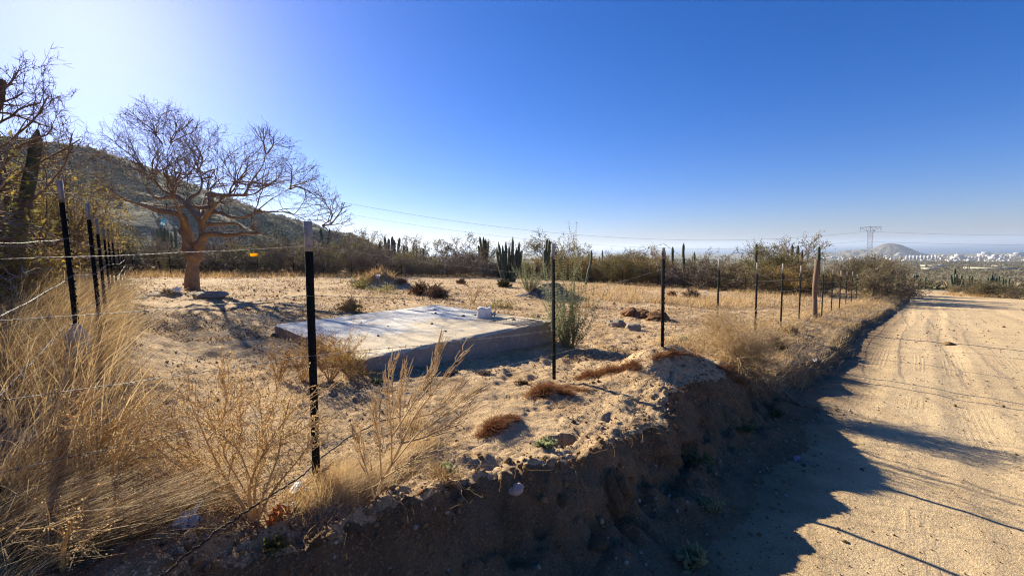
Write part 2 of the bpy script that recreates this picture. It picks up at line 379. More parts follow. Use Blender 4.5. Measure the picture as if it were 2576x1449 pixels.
    L.new(h, bp.inputs['Height']); L.new(bp.outputs[0], b.inputs['Normal'])
    return m
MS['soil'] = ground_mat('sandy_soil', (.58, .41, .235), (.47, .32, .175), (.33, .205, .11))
MS['soil_bank'] = ground_mat('bank_soil', (.24, .155, .085), (.18, .11, .055), (.12, .07, .035), False)  # brown bank soil, its colour darkened further to deepen the bank's shade
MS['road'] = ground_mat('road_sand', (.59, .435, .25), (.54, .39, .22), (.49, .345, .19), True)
def plain_mat():
    m = mat('scrub_plain', (.19, .16, .095), .95, .1, [(.012, (.23, .19, .12), .42, .6), (.06, (.13, .12, .065), .45, .6), (.0045, (.28, .23, .15), .56, .66)], bump=1.0, bscale=.08)
    return m
MS['plain'] = plain_mat()
MS['hill'] = mat('hill_scrub', (.085, .075, .045), .95, .1, [(.02, (.13, .105, .065), .42, .6), (.11, (.05, .05, .028), .45, .6), (.03, (.22, .18, .13), .62, .7)], bump=1.2, bscale=.1)
MS['hill_far'] = mat('far_hill_rock', (.17, .135, .095), .95, .1, [(.008, (.23, .19, .14), .45, .6), (.03, (.10, .085, .055), .45, .6)], bump=6, bscale=.02)
def sea_mat():
    m = mat('sea_water', (.012, .035, .075), .25, .5, bump=.4, bscale=.02); return m
MS['sea'] = sea_mat()

# named places, read off the photograph and kept as ground coordinates
P_MOUND = G(955, 722); P_GRAVEL = G(1385, 752); P_HOLE = G(1415, 1110); P_ROCKT = G(525, 748)
FEATURES += [(*P_MOUND[:2], .62, 1.15, .8, .3), (*P_GRAVEL[:2], .48, .85, .6, .2),
             (P_HOLE[0]+.01, P_HOLE[1]+.05, -.24, .10, .055, .35), (*G(1615, 800)[:2], .14, .5, .35, .1),
             (*G(420, 745)[:2], .15, .9, .5, .2), (*G(1100, 742)[:2], .12, .8, .5, 0), (*G(920, 690)[:2], .2, 1.4, .7, 0),
             (*G(1540, 1222)[:2], .13, .10, .13, .5), (*G(1375, 985)[:2], .06, .2, .14, .6), (*G(1255, 1062)[:2], .07, .16, .11, .6),
             (*G(940, 1280)[:2], .04, .3, .2, 0), (*G(1330, 745)[:2], .12, .6, .4, .3), (*G(1980, 925)[:2], .10, .5, .2, .8)]

def axis(lo_f, hi_f, d, lo, hi, g1, mid, g2, extra=None):
    a = list(np.arange(lo_f, hi_f, d))
    if extra:
        a = [v for v in a if not (extra[0] <= v <= extra[1])] + list(np.arange(extra[0], extra[1], extra[2])); a.sort()
    for sgn, end, lim in ((1, a[-1], hi), (-1, a[0], lo)):
        s = d; v = end; out = []
        while (v < lim if sgn > 0 else v > lim):
            s *= (g1 if abs(v) < mid else g2); v += sgn*s; out.append(v)
        a = a + out if sgn > 0 else out[::-1] + a
    return np.array(a)
ua = axis(-.4, 7.0, .02, -7500, 9000, 1.028, 60, 1.10)
wa = axis(-2.0, 4.4, .024, -8000, 8000, 1.028, 60, 1.10, extra=(.85, 2.15, .0095))
UU, WW = np.meshgrid(ua, wa, indexing='ij')
XX, YY = xy(UU, WW)
ZZ = height(XX.ravel(), YY.ravel()).reshape(XX.shape)
# push the steep face in and out sideways so that it is ragged, with small overhangs
ew = edge_w(UU); face = np.exp(-((WW-(ew-.18))/.16)**2)*(UU > -3)*(UU < 20)
push = face*(.085*fbm(UU*4+ZZ*3, ZZ*6, 3, 61) + .045*fbm(UU*15, ZZ*9+3, 3, 62) + .02*fbm(UU*34, ZZ*30, 2, 63))
W2 = WW + push*sstep(.6, 1.9, UU)
nu, nw = UU.shape
Vl = np.stack([UU, W2, ZZ], -1).reshape(-1, 3)
idx = np.arange(nu*nw).reshape(nu, nw)
Fq = np.stack([idx[:-1, :-1], idx[1:, :-1], idx[1:, 1:], idx[:-1, 1:]], -1).reshape(-1, 4)
uc = ((UU[:-1, :-1]+UU[1:, 1:])/2).ravel(); wc = ((WW[:-1, :-1]+WW[1:, 1:])/2).ravel()
rc = np.hypot(uc, wc); foot = edge_w(uc) - np.interp(uc, [-5, 0, 1.2, 2.3, 4, 5.2, 6.5, 9, 20, 60], [.5, .55, .62, .62, .75, .8, .5, .35, .4, .5])
foot = np.where(uc > 6, edge_w(uc)-.15, foot)
is_far = rc > 75
clear_far = 57 + 1.5*fbm(wc*.3, wc*0, 2, 77)
is_road = (~is_far) & (wc < foot) & ((uc < clear_far) | ((wc > -1.3+.3*np.sin(uc*.2)) & (wc < .7+.3*np.sin(uc*.2))))
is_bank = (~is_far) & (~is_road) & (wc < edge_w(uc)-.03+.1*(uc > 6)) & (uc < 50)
def sub(mask):
    f = Fq[mask]; used = np.unique(f); rm = np.zeros(len(Vl), np.int64); rm[used] = np.arange(len(used)); return Vl[used], rm[f]
TH = math.atan2(UY, UX)
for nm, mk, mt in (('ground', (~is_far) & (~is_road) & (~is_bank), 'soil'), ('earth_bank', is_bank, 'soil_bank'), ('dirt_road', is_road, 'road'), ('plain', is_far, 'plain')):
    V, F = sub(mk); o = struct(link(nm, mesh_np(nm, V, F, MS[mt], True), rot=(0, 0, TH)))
# sea
SEA_Z = EYE - 154
a = np.array([[-42000, -12000], [42000, -12000], [42000, 44000], [-42000, 44000]])
struct(link('sea', mesh_np('sea', np.array([[x, y, SEA_Z] for x, y in a]), np.array([[0, 1, 2, 3]]), MS['sea'])))
# near hillside on the left
def hillside():
    prof_r = [-2.6, -1.9, -1.5, -1.204, -1.08, -.95, -.83, -.718, -.606, -.51, -.456, -.40, -.355, -.30]
    prof_e = [.36, .36, .33, .287, .272, .250, .206, .156, .108, .082, .056, .028, .005, -.04]
    depth = [150, 190, 230, 270, 300, 340, 380, 420, 460, 500, 520, 540, 560, 590]
    n = 420; rr = np.linspace(-2.6, -.30, n); el = np.interp(rr, prof_r, prof_e); dp = np.interp(rr, prof_r, depth)
    # smooth the traced crest
    k = np.hanning(15); k /= k.sum(); el = np.convolve(np.pad(el, 7, 'edge'), k, 'valid'); dp = np.convolve(np.pad(dp, 7, 'edge'), k, 'valid')
    sx, sy = rr*dp, dp; sz = el*dp + EYE
    T = np.gradient(np.stack([sx, sy], 1), axis=0); T /= np.linalg.norm(T, axis=1, keepdims=True); Nn = np.stack([T[:, 1], -T[:, 0]], 1)   # towards the camera side
    m = 150; q = np.linspace(-1.25, 1.0, m)
    V = np.zeros((n, m, 3))
    for j, qq in enumerate(q):
        off = qq*230*(.45+.55*np.clip(dp/400, 0, 1))
        x = sx + Nn[:, 0]*off; y = sy + Nn[:, 1]*off
        base = height(x, y, False) - 3
        pr = (1-abs(qq)/1.0) if qq >= 0 else (1-abs(qq)/1.25)
        pr = pr**1.15 if pr > 0 else 0
        z = base*(1-pr) + sz*pr
        gul = fbm(x/70, y/70, 4, 81)*14*np.sin(math.pi*min(1, max(0, pr)))**.8 + fbm(x/16, y/16, 3, 82)*2.2*(.25+.75*(1-pr))
        V[:, j] = np.stack([x, y, z+gul*np.clip((sz-base)/60, 0, 1)], 1)
    ii = np.arange(n*m).reshape(n, m)
    F = np.stack([ii[:-1, :-1], ii[:-1, 1:], ii[1:, 1:], ii[1:, :-1]], -1).reshape(-1, 4)
    o = struct(link('hillside', mesh_np('hillside', V.reshape(-1, 3), F, MS['hill'], True)))
    return V
HV = hillside()
def clumps(name, pts, size, seed, mats, ntri=14, flatten=.75):
    rng = np.random.default_rng(seed); n = len(pts)
    th = rng.uniform(0, 2*math.pi, (n, ntri)); el = rng.uniform(0, 1, (n, ntri))
    rr = np.sqrt(1-el**2)*rng.uniform(.6, 1.05, (n, ntri))
    c = np.stack([np.cos(th)*rr, np.sin(th)*rr, el*flatten], -1)*size[:, None, None] + pts[:, None, :]
    tri = rng.normal(size=(n, ntri, 3, 3))*size[:, None, None, None]*.33
    V = (c[:, :, None, :]+tri).reshape(-1, 3); F = np.arange(len(V)).reshape(-1, 3)
    mi = np.repeat(rng.integers(0, len(mats), n), ntri)
    return mesh_np(name, V, F, None, False, mats, mi)
MS['sc1'] = mat('scrub_olive', (.15, .14, .075), .9, .1, transl=.2)
MS['sc2'] = mat('scrub_brown', (.19, .145, .095), .9, .1, transl=.2)
MS['sc3'] = mat('scrub_dark', (.10, .10, .055), .9, .1, transl=.2)
MS['sc4'] = mat('scrub_dry', (.26, .205, .13), .9, .1, transl=.2)
SC = [MS['sc1'], MS['sc2'], MS['sc3'], MS['sc4']]
rng = np.random.default_rng(5)
n = 9000; i = rng.integers(0, HV.shape[0], n); j = (np.sqrt(rng.uniform(.2, 1, n))*(HV.shape[1]-1)).astype(int)
pts = HV[i, j] + rng.normal(size=(n, 3))*[1.5, 1.5, .1]
stuff(link('hill_scrub', clumps('hill_scrub', pts, rng.uniform(.8, 2.4, n), 6, SC)), 'low desert scrub covering the hillside at the left', 'scrub')
# desert scrub across the plain
n = 17000; d = 62*np.exp(rng.uniform(0, 1, n)**1.1*math.log(3600/62)); rt = np.where(rng.uniform(size=n) < .72, rng.uniform(.80, 1.75, n), rng.uniform(-.42, .80, n))
x = rt*d; y = d; u_, w_ = uw(x, y)
ok = ~((u_ < 60) & (w_ < 3)); ok &= ~((w_ > -1.5) & (w_ < .9) & (u_ < 120)); x, y, d = x[ok], y[ok], d[ok]
pts = np.stack([x, y, height(x, y)], 1)
stuff(link('desert_scrub', clumps('desert_scrub', pts, rng.uniform(.5, 1.15, len(pts))*np.clip(d/300, 1, 5), 7, SC, 16)), 'olive desert scrub covering the plain towards the town', 'scrub')
# cone hill and rocky headlands by the sea
def cone(name, px, top, base, halfw, dist, seed, label, sharp=1.3, rough=.10):
    c = W(px, top, dist); b = W(px, base, dist); H = c[2]-b[2]+25; n1, n2 = 96, 40
    V = []
    for k in range(n2+1):
        q = k/n2
        for a_ in range(n1):
            an = a_*2*math.pi/n1; rr = q*halfw*dist/FPX*1.25*(1+.18*float(fbm(np.array([math.cos(an)*1.5+seed]), np.array([math.sin(an)*1.5]), 2, seed)[0]))
            z = (1-sstep(0, 1.05, q)*.85-.15*q) if sharp > 1 else (1-q)
            V.append([rr*math.cos(an), rr*math.sin(an), z*H])
    V = np.array(V); V[:, 2] += H*rough*fbm(V[:, 0]/(halfw*.9)+seed, V[:, 1]/(halfw*.9), 4, seed)*(np.hypot(V[:, 0], V[:, 1])/(halfw*dist/FPX))
    F = []
    for k in range(n2):
        for a_ in range(n1): F.append([k*n1+a_, (k+1)*n1+a_, (k+1)*n1+(a_+1) % n1, k*n1+(a_+1) % n1])
    o = link(name, mesh_np(name, V, np.array(F), MS['hill_far'], True), loc=(c[0], c[1], b[2]-25))
    tag(o, label, 'hill'); struct(o); return o
cone('cone_hill', 2237, 612, 650, 74, 4300, 3, 'grey cone shaped hill beside the pylon above the town')
cone('headland_hill', 2134, 629, 645, 42, 5200, 9, 'low rocky headland left of the pylon by the sea', rough=.5)
cone('headland_hill', 2168, 627, 648, 50, 5000, 12, 'rocky headland just behind the pylon by the sea', rough=.6)
cone('headland_hill', 2080, 634, 647, 36, 5400, 15, 'small hazy headland left of the rocky ones by the sea', rough=.5)
cone('headland_hill', 2305, 638, 652, 90, 4300, 19, 'low shoulder of land right of the cone hill', rough=.3)
cone('headland_hill', 2520, 636, 655, 110, 4700, 23, 'low rise under the white houses by the sea', rough=.3)
cone('headland_hill', 2400, 637, 652, 90, 4800, 29, 'low ridge behind the white town beside the sea', rough=.3)
# air
vm = bpy.data.materials.new('haze_air'); vm.use_nodes = True; vt = vm.node_tree; vt.nodes.remove(vt.nodes['Principled BSDF'])
pv = vt.nodes.new('ShaderNodeVolumePrincipled'); pv.inputs['Color'].default_value = (.72, .84, 1, 1); pv.inputs['Density'].default_value = 8.5e-5; pv.inputs['Anisotropy'].default_value = .3
vt.links.new(pv.outputs[0], vt.nodes['Material Output'].inputs['Volume'])
sp = Soup(); sp.box((0, 15500, (SEA_Z-40+150)/2), (88000, 60000, 150-(SEA_Z-40)))
stuff(link('haze', sp.mesh('haze', vm)))
# ------------------------------------------------------------------ the concrete slab
SL_N = np.array([-1.43, 4.0]); SL_A = np.array([.717, .697]); SL_B = np.array([-.680, .733]); SL_B = np.array([-SL_A[1], SL_A[0]])
SLZ = EYE - 1.005; SLA, SLB = 2.78, 2.88
def slab_pt(a, b, z=0): p = SL_N + SL_A*a + SL_B*b; return np.array([p[0], p[1], SLZ+z])
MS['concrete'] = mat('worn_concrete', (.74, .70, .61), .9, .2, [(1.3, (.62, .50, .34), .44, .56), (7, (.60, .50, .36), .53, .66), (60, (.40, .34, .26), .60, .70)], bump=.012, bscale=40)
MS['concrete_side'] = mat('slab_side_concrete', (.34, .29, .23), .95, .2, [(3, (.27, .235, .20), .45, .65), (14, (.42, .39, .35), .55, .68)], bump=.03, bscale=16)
def make_slab():
    root = thing('concrete_slab', 'square whitish concrete slab lying in the sandy lot, dusted with sand', 'slab', (SL_N[0], SL_N[1], SLZ), math.atan2(SL_A[1], SL_A[0]))
    n1, n2 = 90, 90; gx = np.linspace(0, SLA, n1); gy = np.linspace(0, SLB, n2)
    X, Y = np.meshgrid(gx, gy, indexing='ij')
    hx0, hx1, hy0, hy1 = 2.14, 2.62, .07, .60         # opening of the hatch
    Z = .006*fbm(X*1.5, Y*1.5, 3, 91) + .0025*fbm(X*14, Y*14, 2, 92)
    ed = np.minimum(np.minimum(X, SLA-X), np.minimum(Y, SLB-Y))
    Z -= .02*np.exp(-(ed/.018)**2)*(1+fbm(X*9, Y*9, 2, 93))
    jx = .018*fbm(X*5, Y*5, 3, 94)*(ed < .02); jy = .018*fbm(X*5+9, Y*5, 3, 95)*(ed < .02)
    V = np.stack([X+jx, Y+jy, Z], -1).reshape(-1, 3); ii = np.arange(n1*n2).reshape(n1, n2)
    F = np.stack([ii[:-1, :-1], ii[1:, :-1], ii[1:, 1:], ii[:-1, 1:]], -1).reshape(-1, 4)
    cx = V[F].mean(1); hole = (cx[:, 0] > hx0) & (cx[:, 0] < hx1) & (cx[:, 1] > hy0) & (cx[:, 1] < hy1)
    link('top_face', mesh_np('slab_top', V, F[~hole], MS['concrete'], True), root)
    sd = Soup()
    loop = [*ii[:, 0], *ii[-1, 1:], *ii[::-1, -1][1:], *ii[0, ::-1][1:-1]]
    P = V[loop]; m = 5; Vs = []
    for k in range(m+1):
        q = P.copy(); q[:, 2] -= .45*k/m
        if k:
            c = P.mean(0); dr = (q-c); dr[:, 2] = 0; dr /= np.linalg.norm(dr, axis=1, keepdims=True)
            q += dr*(.010*fbm(P[:, 0:1]*6+P[:, 1:2]*5, P[:, 2:3]*0+k*2.3, 3, 96) - .004*k)
        Vs.append(q)
    Vs = np.concatenate(Vs); L = len(P); a = np.arange(L); b = (a+1) % L
    sd.add(Vs, np.concatenate([np.stack([k*L+b, k*L+a, (k+1)*L+a, (k+1)*L+b], -1) for k in range(m)]))
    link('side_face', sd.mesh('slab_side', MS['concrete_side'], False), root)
    # hatch: frame angle, pit and a mesh cover
    hf = Soup()
    for (c, s) in (((hx0+(hx1-hx0)/2, hy0, .004), (hx1-hx0+.03, .022, .012)), ((hx0+(hx1-hx0)/2, hy1, .004), (hx1-hx0+.03, .022, .012)), ((hx0, (hy0+hy1)/2, .003), (.022, hy1-hy0-.023, .012)), ((hx1, (hy0+hy1)/2, .003), (.022, hy1-hy0-.023, .012))): hf.box(c, s)
    ht = link('hatch', hf.mesh('hatch_frame', mat('hatch_frame_steel', (.22, .15, .11), .8, .3, metal=.2)), root)
    cv = Soup(); cv.box(((hx0+hx1)/2, (hy0+hy1)/2, -.004), (hx1-hx0-.03, hy1-hy0-.03, .008))
    link('cover_plate', cv.mesh('hatch_plate', mat('dusty_plate', (.62, .57, .49), .9, .1, [(20, (.5, .44, .36), .5, .65)])), ht)
    g = Soup(); kx = np.arange(hx0+.03, hx1-.02, .03)
    for x in kx: g.box((x, (hy0+hy1)/2, .0015), (.005, hy1-hy0-.04, .003))
    for y in np.arange(hy0+.03, hy1-.02, .03): g.box(((hx0+hx1)/2, y, .0042), (hx1-hx0-.04, .005, .0022))
    link('grating', g.mesh('hatch_grating', mat('grating_steel', (.50, .43, .34), .9, .2)), ht)
def drifted_sand(m):
    """sand lies thickest over the front half of the slab"""
    t = m.node_tree; N, L = t.nodes, t.links; mr = [n for n in N if n.bl_idname == 'ShaderNodeMapRange'][0]; src = mr.inputs[0].links[0].from_socket
    tc = [n for n in N if n.bl_idname == 'ShaderNodeTexCoord'][0]; sp_ = N.new('ShaderNodeSeparateXYZ'); L.new(tc.outputs['Object'], sp_.inputs[0])
    g = N.new('ShaderNodeMapRange'); g.inputs[1].default_value = 1.9; g.inputs[2].default_value = .5; g.inputs[3].default_value = -.10; g.inputs[4].default_value = .13; L.new(sp_.outputs[1], g.inputs[0])
    ad = N.new('ShaderNodeMath'); ad.operation = 'ADD'; L.new(src, ad.inputs[0]); L.new(g.outputs[0], ad.inputs[1]); L.new(ad.outputs[0], mr.inputs[0])
drifted_sand(MS['concrete'])
make_slab()
# ------------------------------------------------------------------ fences
STUDS = True
def make_post(H, studs=True, tip=.24):
    """a steel T post: flange, stem, studs; returns (post mesh, tip mesh). local z=0 at the soil"""
    s = Soup(); d = .35
    Hs = H - tip*H
    s.box((0, 0, (Hs-d)/2), (.035, .004, Hs+d)); s.box((0, .0145, (Hs-d)/2), (.004, .025, Hs+d))
    if studs:
        for z in np.arange(.08, Hs-.02, .052): s.box((0, -.0055, z), (.008, .007, .014))
    t = Soup(); t.box((0, 0, H-tip*H/2), (.0352, .0042, tip*H)); t.box((0, .0147, H-tip*H/2), (.0042, .0252, tip*H))
    if studs:
        for z in np.arange(Hs+.02, H-.03, .052): t.box((0, -.0056, z), (.008, .007, .014))
    return s.mesh('fence_post', MS['post']), t.mesh('painted_tip', MS['post_white'])
def wire_path(P, sag, n=26):
    out = []
    for a, b in zip(P[:-1], P[1:]):
        a = np.array(a); b = np.array(b); t = np.linspace(0, 1, n)[:-1]
        p = a+(b-a)*t[:, None]; p[:, 2] -= sag*np.linalg.norm(b-a)*4*t*(1-t)
        p[:, 2] += .002*np.sin(t*17+a[0])*np.minimum(1, np.linalg.norm(b-a)/2)
        out.append(p)
    out.append(np.array([P[-1]])); return np.concatenate(out)
def barbed(path, name, parent, near=True, r=.0012, m='wire'):
    """two wires twisted round each other, a four point barb every hand's breadth"""
    path = np.asarray(path, float); seg = np.linalg.norm(np.diff(path, axis=0), axis=1); s = np.concatenate([[0], np.cumsum(seg)])
    L = s[-1]; sp = Soup()
    if near:
        q = np.arange(0, L, .016); P = np.stack([np.interp(q, s, path[:, k]) for k in range(3)], 1)
        d = np.gradient(P, axis=0); d /= np.linalg.norm(d, axis=1, keepdims=True)
        a = np.cross(d, [0, 0, 1.]); a /= np.linalg.norm(a, axis=1, keepdims=True); b = np.cross(d, a)
        for ph in (0, math.pi):
            w_ = q*2*math.pi/.07+ph; Q = P+(a*np.cos(w_)[:, None]+b*np.sin(w_)[:, None])*r*.9
            sp.add(*tubes(Q[:-1], Q[1:], np.full(len(Q)-1, r*.8), np.full(len(Q)-1, r*.8), 3))
        k = np.arange(4, len(P)-1, 8)
        rg = np.random.default_rng(int(L*100)); c = P[k]
        for j in range(3):
            v = rg.normal(size=(len(k), 3)); v -= d[k]*np.sum(v*d[k], axis=1, keepdims=True)*.8; v /= np.linalg.norm(v, axis=1, keepdims=True)
            sp.add(*tubes(c-v*.013, c+v*.013, np.full(len(k), r*.8), np.full(len(k), r*.25), 3))
        v = d[k]; sp.add(*tubes(c-v*.006, c+v*.006, np.full(len(k), r*2.2), np.full(len(k), r*2.2), 4))
    else:
        sp.add(*polytube(path, r*1.7, 3, False))
    return link(name, sp.mesh(name, MS[m]), parent)
def fence(name, label, posts, rises, sag=.006, rz=0, near_cut=9.0, post_near=8, wm='wire', extra=None):
    """posts: (x, y, height, lean_x, lean_y); rises: per strand a list of heights above the soil at each post"""
    root = thing(name, label, 'fence', (0, 0, 0))
    rg = random.Random(len(posts)*7+3); tops = []
    for (x, y, H, lx, ly) in posts:
        z = hz(x, y)
        pm, tm = make_post(H, math.hypot(x, y) < 14, .11 if math.hypot(x, y) < 6 else .15)
        p = link('fence_post', pm, root, (x, y, z), (lx, ly, rz+rg.uniform(-.25, .25)))
        link('painted_tip', tm, p); tops.append((x, y, z, lx, ly))
    for st, hs in enumerate(rises):
        P = []
        for (x, y, z, lx, ly), h in zip(tops, hs): P.append((x+h*math.sin(ly)-.0*lx, y-h*math.sin(lx), z+h))
        nearP = [p for p in P if math.hypot(p[0], p[1]) < near_cut]
        pts = wire_path(P, sag*(1+.5*math.sin(st*2.1)))
        dd = np.hypot(pts[:, 0], pts[:, 1]); i = int(np.argmax(dd > near_cut)) if (dd > near_cut).any() and dd[0] < near_cut else (len(pts) if dd[0] < near_cut else 0)
        if i > 3:
            o = barbed(pts[:i+1], 'barbed_wire', root, True, m=wm)
            if i < len(pts)-2: link('far_strand', Soup().add(*polytube(pts[i:], .0042, 3, False)).mesh('far_strand', MS[wm]), o)
        else: barbed(pts, 'barbed_wire', root, False, m=wm)
    return root
def on_line(px, p0, d):
    """where the vertical plane through image column px meets a ground line (photo x at horizon height)"""
    r = ray(px, 628-.0192*(px-1288)+60); k = r[0]/r[1]
    t = (k*p0[1]-p0[0])/(d[0]-k*d[1]); return np.array([p0[0]+d[0]*t, p0[1]+d[1]*t])
# front fence, from the corner just left of the frame to the far corner
FP = []; spec = [(785, 670), (1397, 342), (1668, 241), (1807, 192), (1902, 189), (1965, 162), (2011, 135), (2070, 122), (2094, 110), (2113, 99), (2129, 82), (2143, 78), (2155, 66)]
def fit_col(px_base, py_base, py_top):
    g = G(px_base, py_base); t = ray(px_base, py_top); H = EYE + t[2]*g[1]/t[1] - g[2]; return g, H
tops_y = [555, 613, 638, 651, 661, 663, 669, 671, 676, 681, 683, 683, 690]
base_xy = [(797, 1222), (1396, 955), (1669, 879), (1805, 842), (1901, 848), (1965, 825), (2011, 804), (2068, 795), (2092, 786), (2112, 780), (2128, 766), (2142, 761), (2154, 756)]
for (bx, by), ty in zip(base_xy, tops_y):
    g, H = fit_col(bx, by, ty)
    FP.append([g[0], g[1], min(1.55, max(1.0, H)), 0, 0])
FP[0][4] = .028; FP[0][3] = -.01; FP[2][4] = -.012; FP[3][4] = .012; FP[1][4] = .004
print('POSTS', [(round(p[0], 2), round(p[1], 2), round(p[2], 2)) for p in FP])
CORNER = [-1.76, 1.37, 1.42, .02, -.02]
h0 = np.array([1.135, .91, .63, .41, .18]); h1 = np.array([1.02, .78, .47, .25, .06])
rises = []
for s_ in range(5):
    rises.append([EYE-[.0, .2, .47, .715, .88][s_]-hz(CORNER[0], CORNER[1]), h0[s_]] + [h1[s_]+.02*math.sin(k*1.7+s_) for k in range(len(FP)-1)])
front = fence('front_fence', 'barbed wire fence on dark steel posts running along the top of the earth bank', [CORNER]+FP, rises, rz=TH)
# left fence
LP = []
for px, ty, T in ((158, 456, .52), (224, 512, .50), (245, 550, .49), (262, 575, .50), (272, 583, .52), (282, 584, .55), (296, 610, .45), (303, 614, .50), (309, 618, .52), (314, 621, .54)):
    r = ray(px, ty); d = T/r[2]*r[1]; p = np.array([r[0]/r[1]*d, d]); z = hz(*p); LP.append([p[0], p[1], EYE+T-z, .0, 0])
print('LEFT', [(round(p[0], 2), round(p[1], 2), round(p[2], 2)) for p in LP])
LP[0][4] = -.02
lz = [EYE+.33, EYE+.05, EYE-.23, EYE-.505, EYE-.80]
allL = [[CORNER[0], CORNER[1], CORNER[2], 0, 0]] + LP
zs = [hz(p[0], p[1]) for p in allL]
rises = [[lz[s_]-zs[0]] + [min(LP[k][2]-.14, LP[k][2]*(.9-.19*s_)) for k in range(len(LP))] for s_ in range(5)]
rises[0][0] = 1.36
# the corner post belongs to the front fence; the left fence starts on it
def left_fence():
    root = fence('side_fence', 'barbed wire fence on green steel posts running back through the dry grass at left', LP, [r[1:] for r in rises], rz=TH+1.57)
    for s_ in range(5):
        a = (CORNER[0], CORNER[1], zs[0]+rises[s_][0]); b = (LP[0][0], LP[0][1], zs[1]+rises[s_][1])
        barbed(wire_path([a, b], .004), 'barbed_wire', root, True, r=.0014)
left_fence()
# back and far side fences
FC, BC, LC = np.array([17.9, 21.6]), np.array([.2, 38.5]), np.array([-18.2, 20.0])
def back_fence():
    ps = []
    for px, py, ty in ((338, 688, 616), (431, 686, 604), (650, 690, 628), (740, 690, 642), (815, 690, 643), (885, 688, 645), (949, 688, 652), (1010, 692, 650), (1075, 695, 654), (1125, 697, 659), (1172, 697, 661), (1215, 696, 663), (1262, 698, 665)):
        p = on_line(px, LC, (BC-LC)/np.linalg.norm(BC-LC)); ps.append([p[0], p[1], 1.32, 0, 0])
    fence('back_fence', 'thin wire fence of dark posts along the back of the lot before the thicket', ps, [[h]*len(ps) for h in (1.15, .8, .45)], sag=.01, rz=TH, near_cut=3)
    qs = []
    for t in np.linspace(0, 1, 10):
        p = BC+(FC-BC)*t; qs.append([p[0], p[1], 1.3, 0, 0])
    fence('far_side_fence', 'thin wire fence of dark posts closing the far right side of the lot', qs[1:-1], [[h]*8 for h in (1.15, .8, .45)], sag=.01, rz=TH+1.57, near_cut=3)
    return ps
BP = back_fence()
# wooden posts
def wood_post(label, px, py, ty, wd, seed):
    g, H = fit_col(px, py, ty); rg = np.random.default_rng(seed)
    n = 9; P = np.array([[0.012*math.sin(k*.9+seed), .01*math.cos(k*1.3), -.3+(H+.3)*k/(n-1)] for k in range(n)])
    V, F = polytube(P, wd/2*(1+.06*rg.normal(size=n)), 9); V += .004*rg.normal(size=V.shape)
    return tag(link('wooden_post', Soup().add(V, F).mesh('wooden_post', MS['wood'], False), None, (g[0], g[1], g[2])), label, 'post')
wood_post('thick brown wooden post standing in the line of the front fence', 2048, 797, 652, .125, 1)
wood_post('pale rough wooden post at the far end of the front fence', 2197, 747, 702, .22, 2)
wood_post('brown wooden post with a short stub beside it, right of the tree trunk', 543, 688, 614, .10, 3)
wood_post('short pale wooden stub leaning on the wooden post beyond the tree', 549, 688, 662, .12, 4)
# yellow sign on the back fence
def yellow_sign():
    p = on_line(645, LC, (BC-LC)/np.linalg.norm(BC-LC)); d = (BC-LC)/np.linalg.norm(BC-LC); z = hz(*p)
    u_ = ray(645, 641); zc = EYE+u_[2]/u_[1]*p[1]
    rt = thing('warning_sign', 'small yellow sign wired to a post of the back fence', 'sign', (p[0], p[1]-.05, zc), 0.25)
    s = Soup(); s.box((0, 0, 0), (.40, .006, .16)); link('sign_plate', s.mesh('sign_plate', mat('yellow_sign_paint', (.90, .55, .03), .5, .4, transl=.75)), rt)
    t = Soup()
    for k, (zz, w0, x0) in enumerate(((.036, .24, -.02), (.0, .19, -.04), (-.036, .11, .03))): t.box((x0, -.0045, zz), (w0, .002, .010))
    link('faded_lettering', t.mesh('faded_lettering', mat('faded_black_paint', (.35, .20, .03), .8)), rt)
yellow_sign()
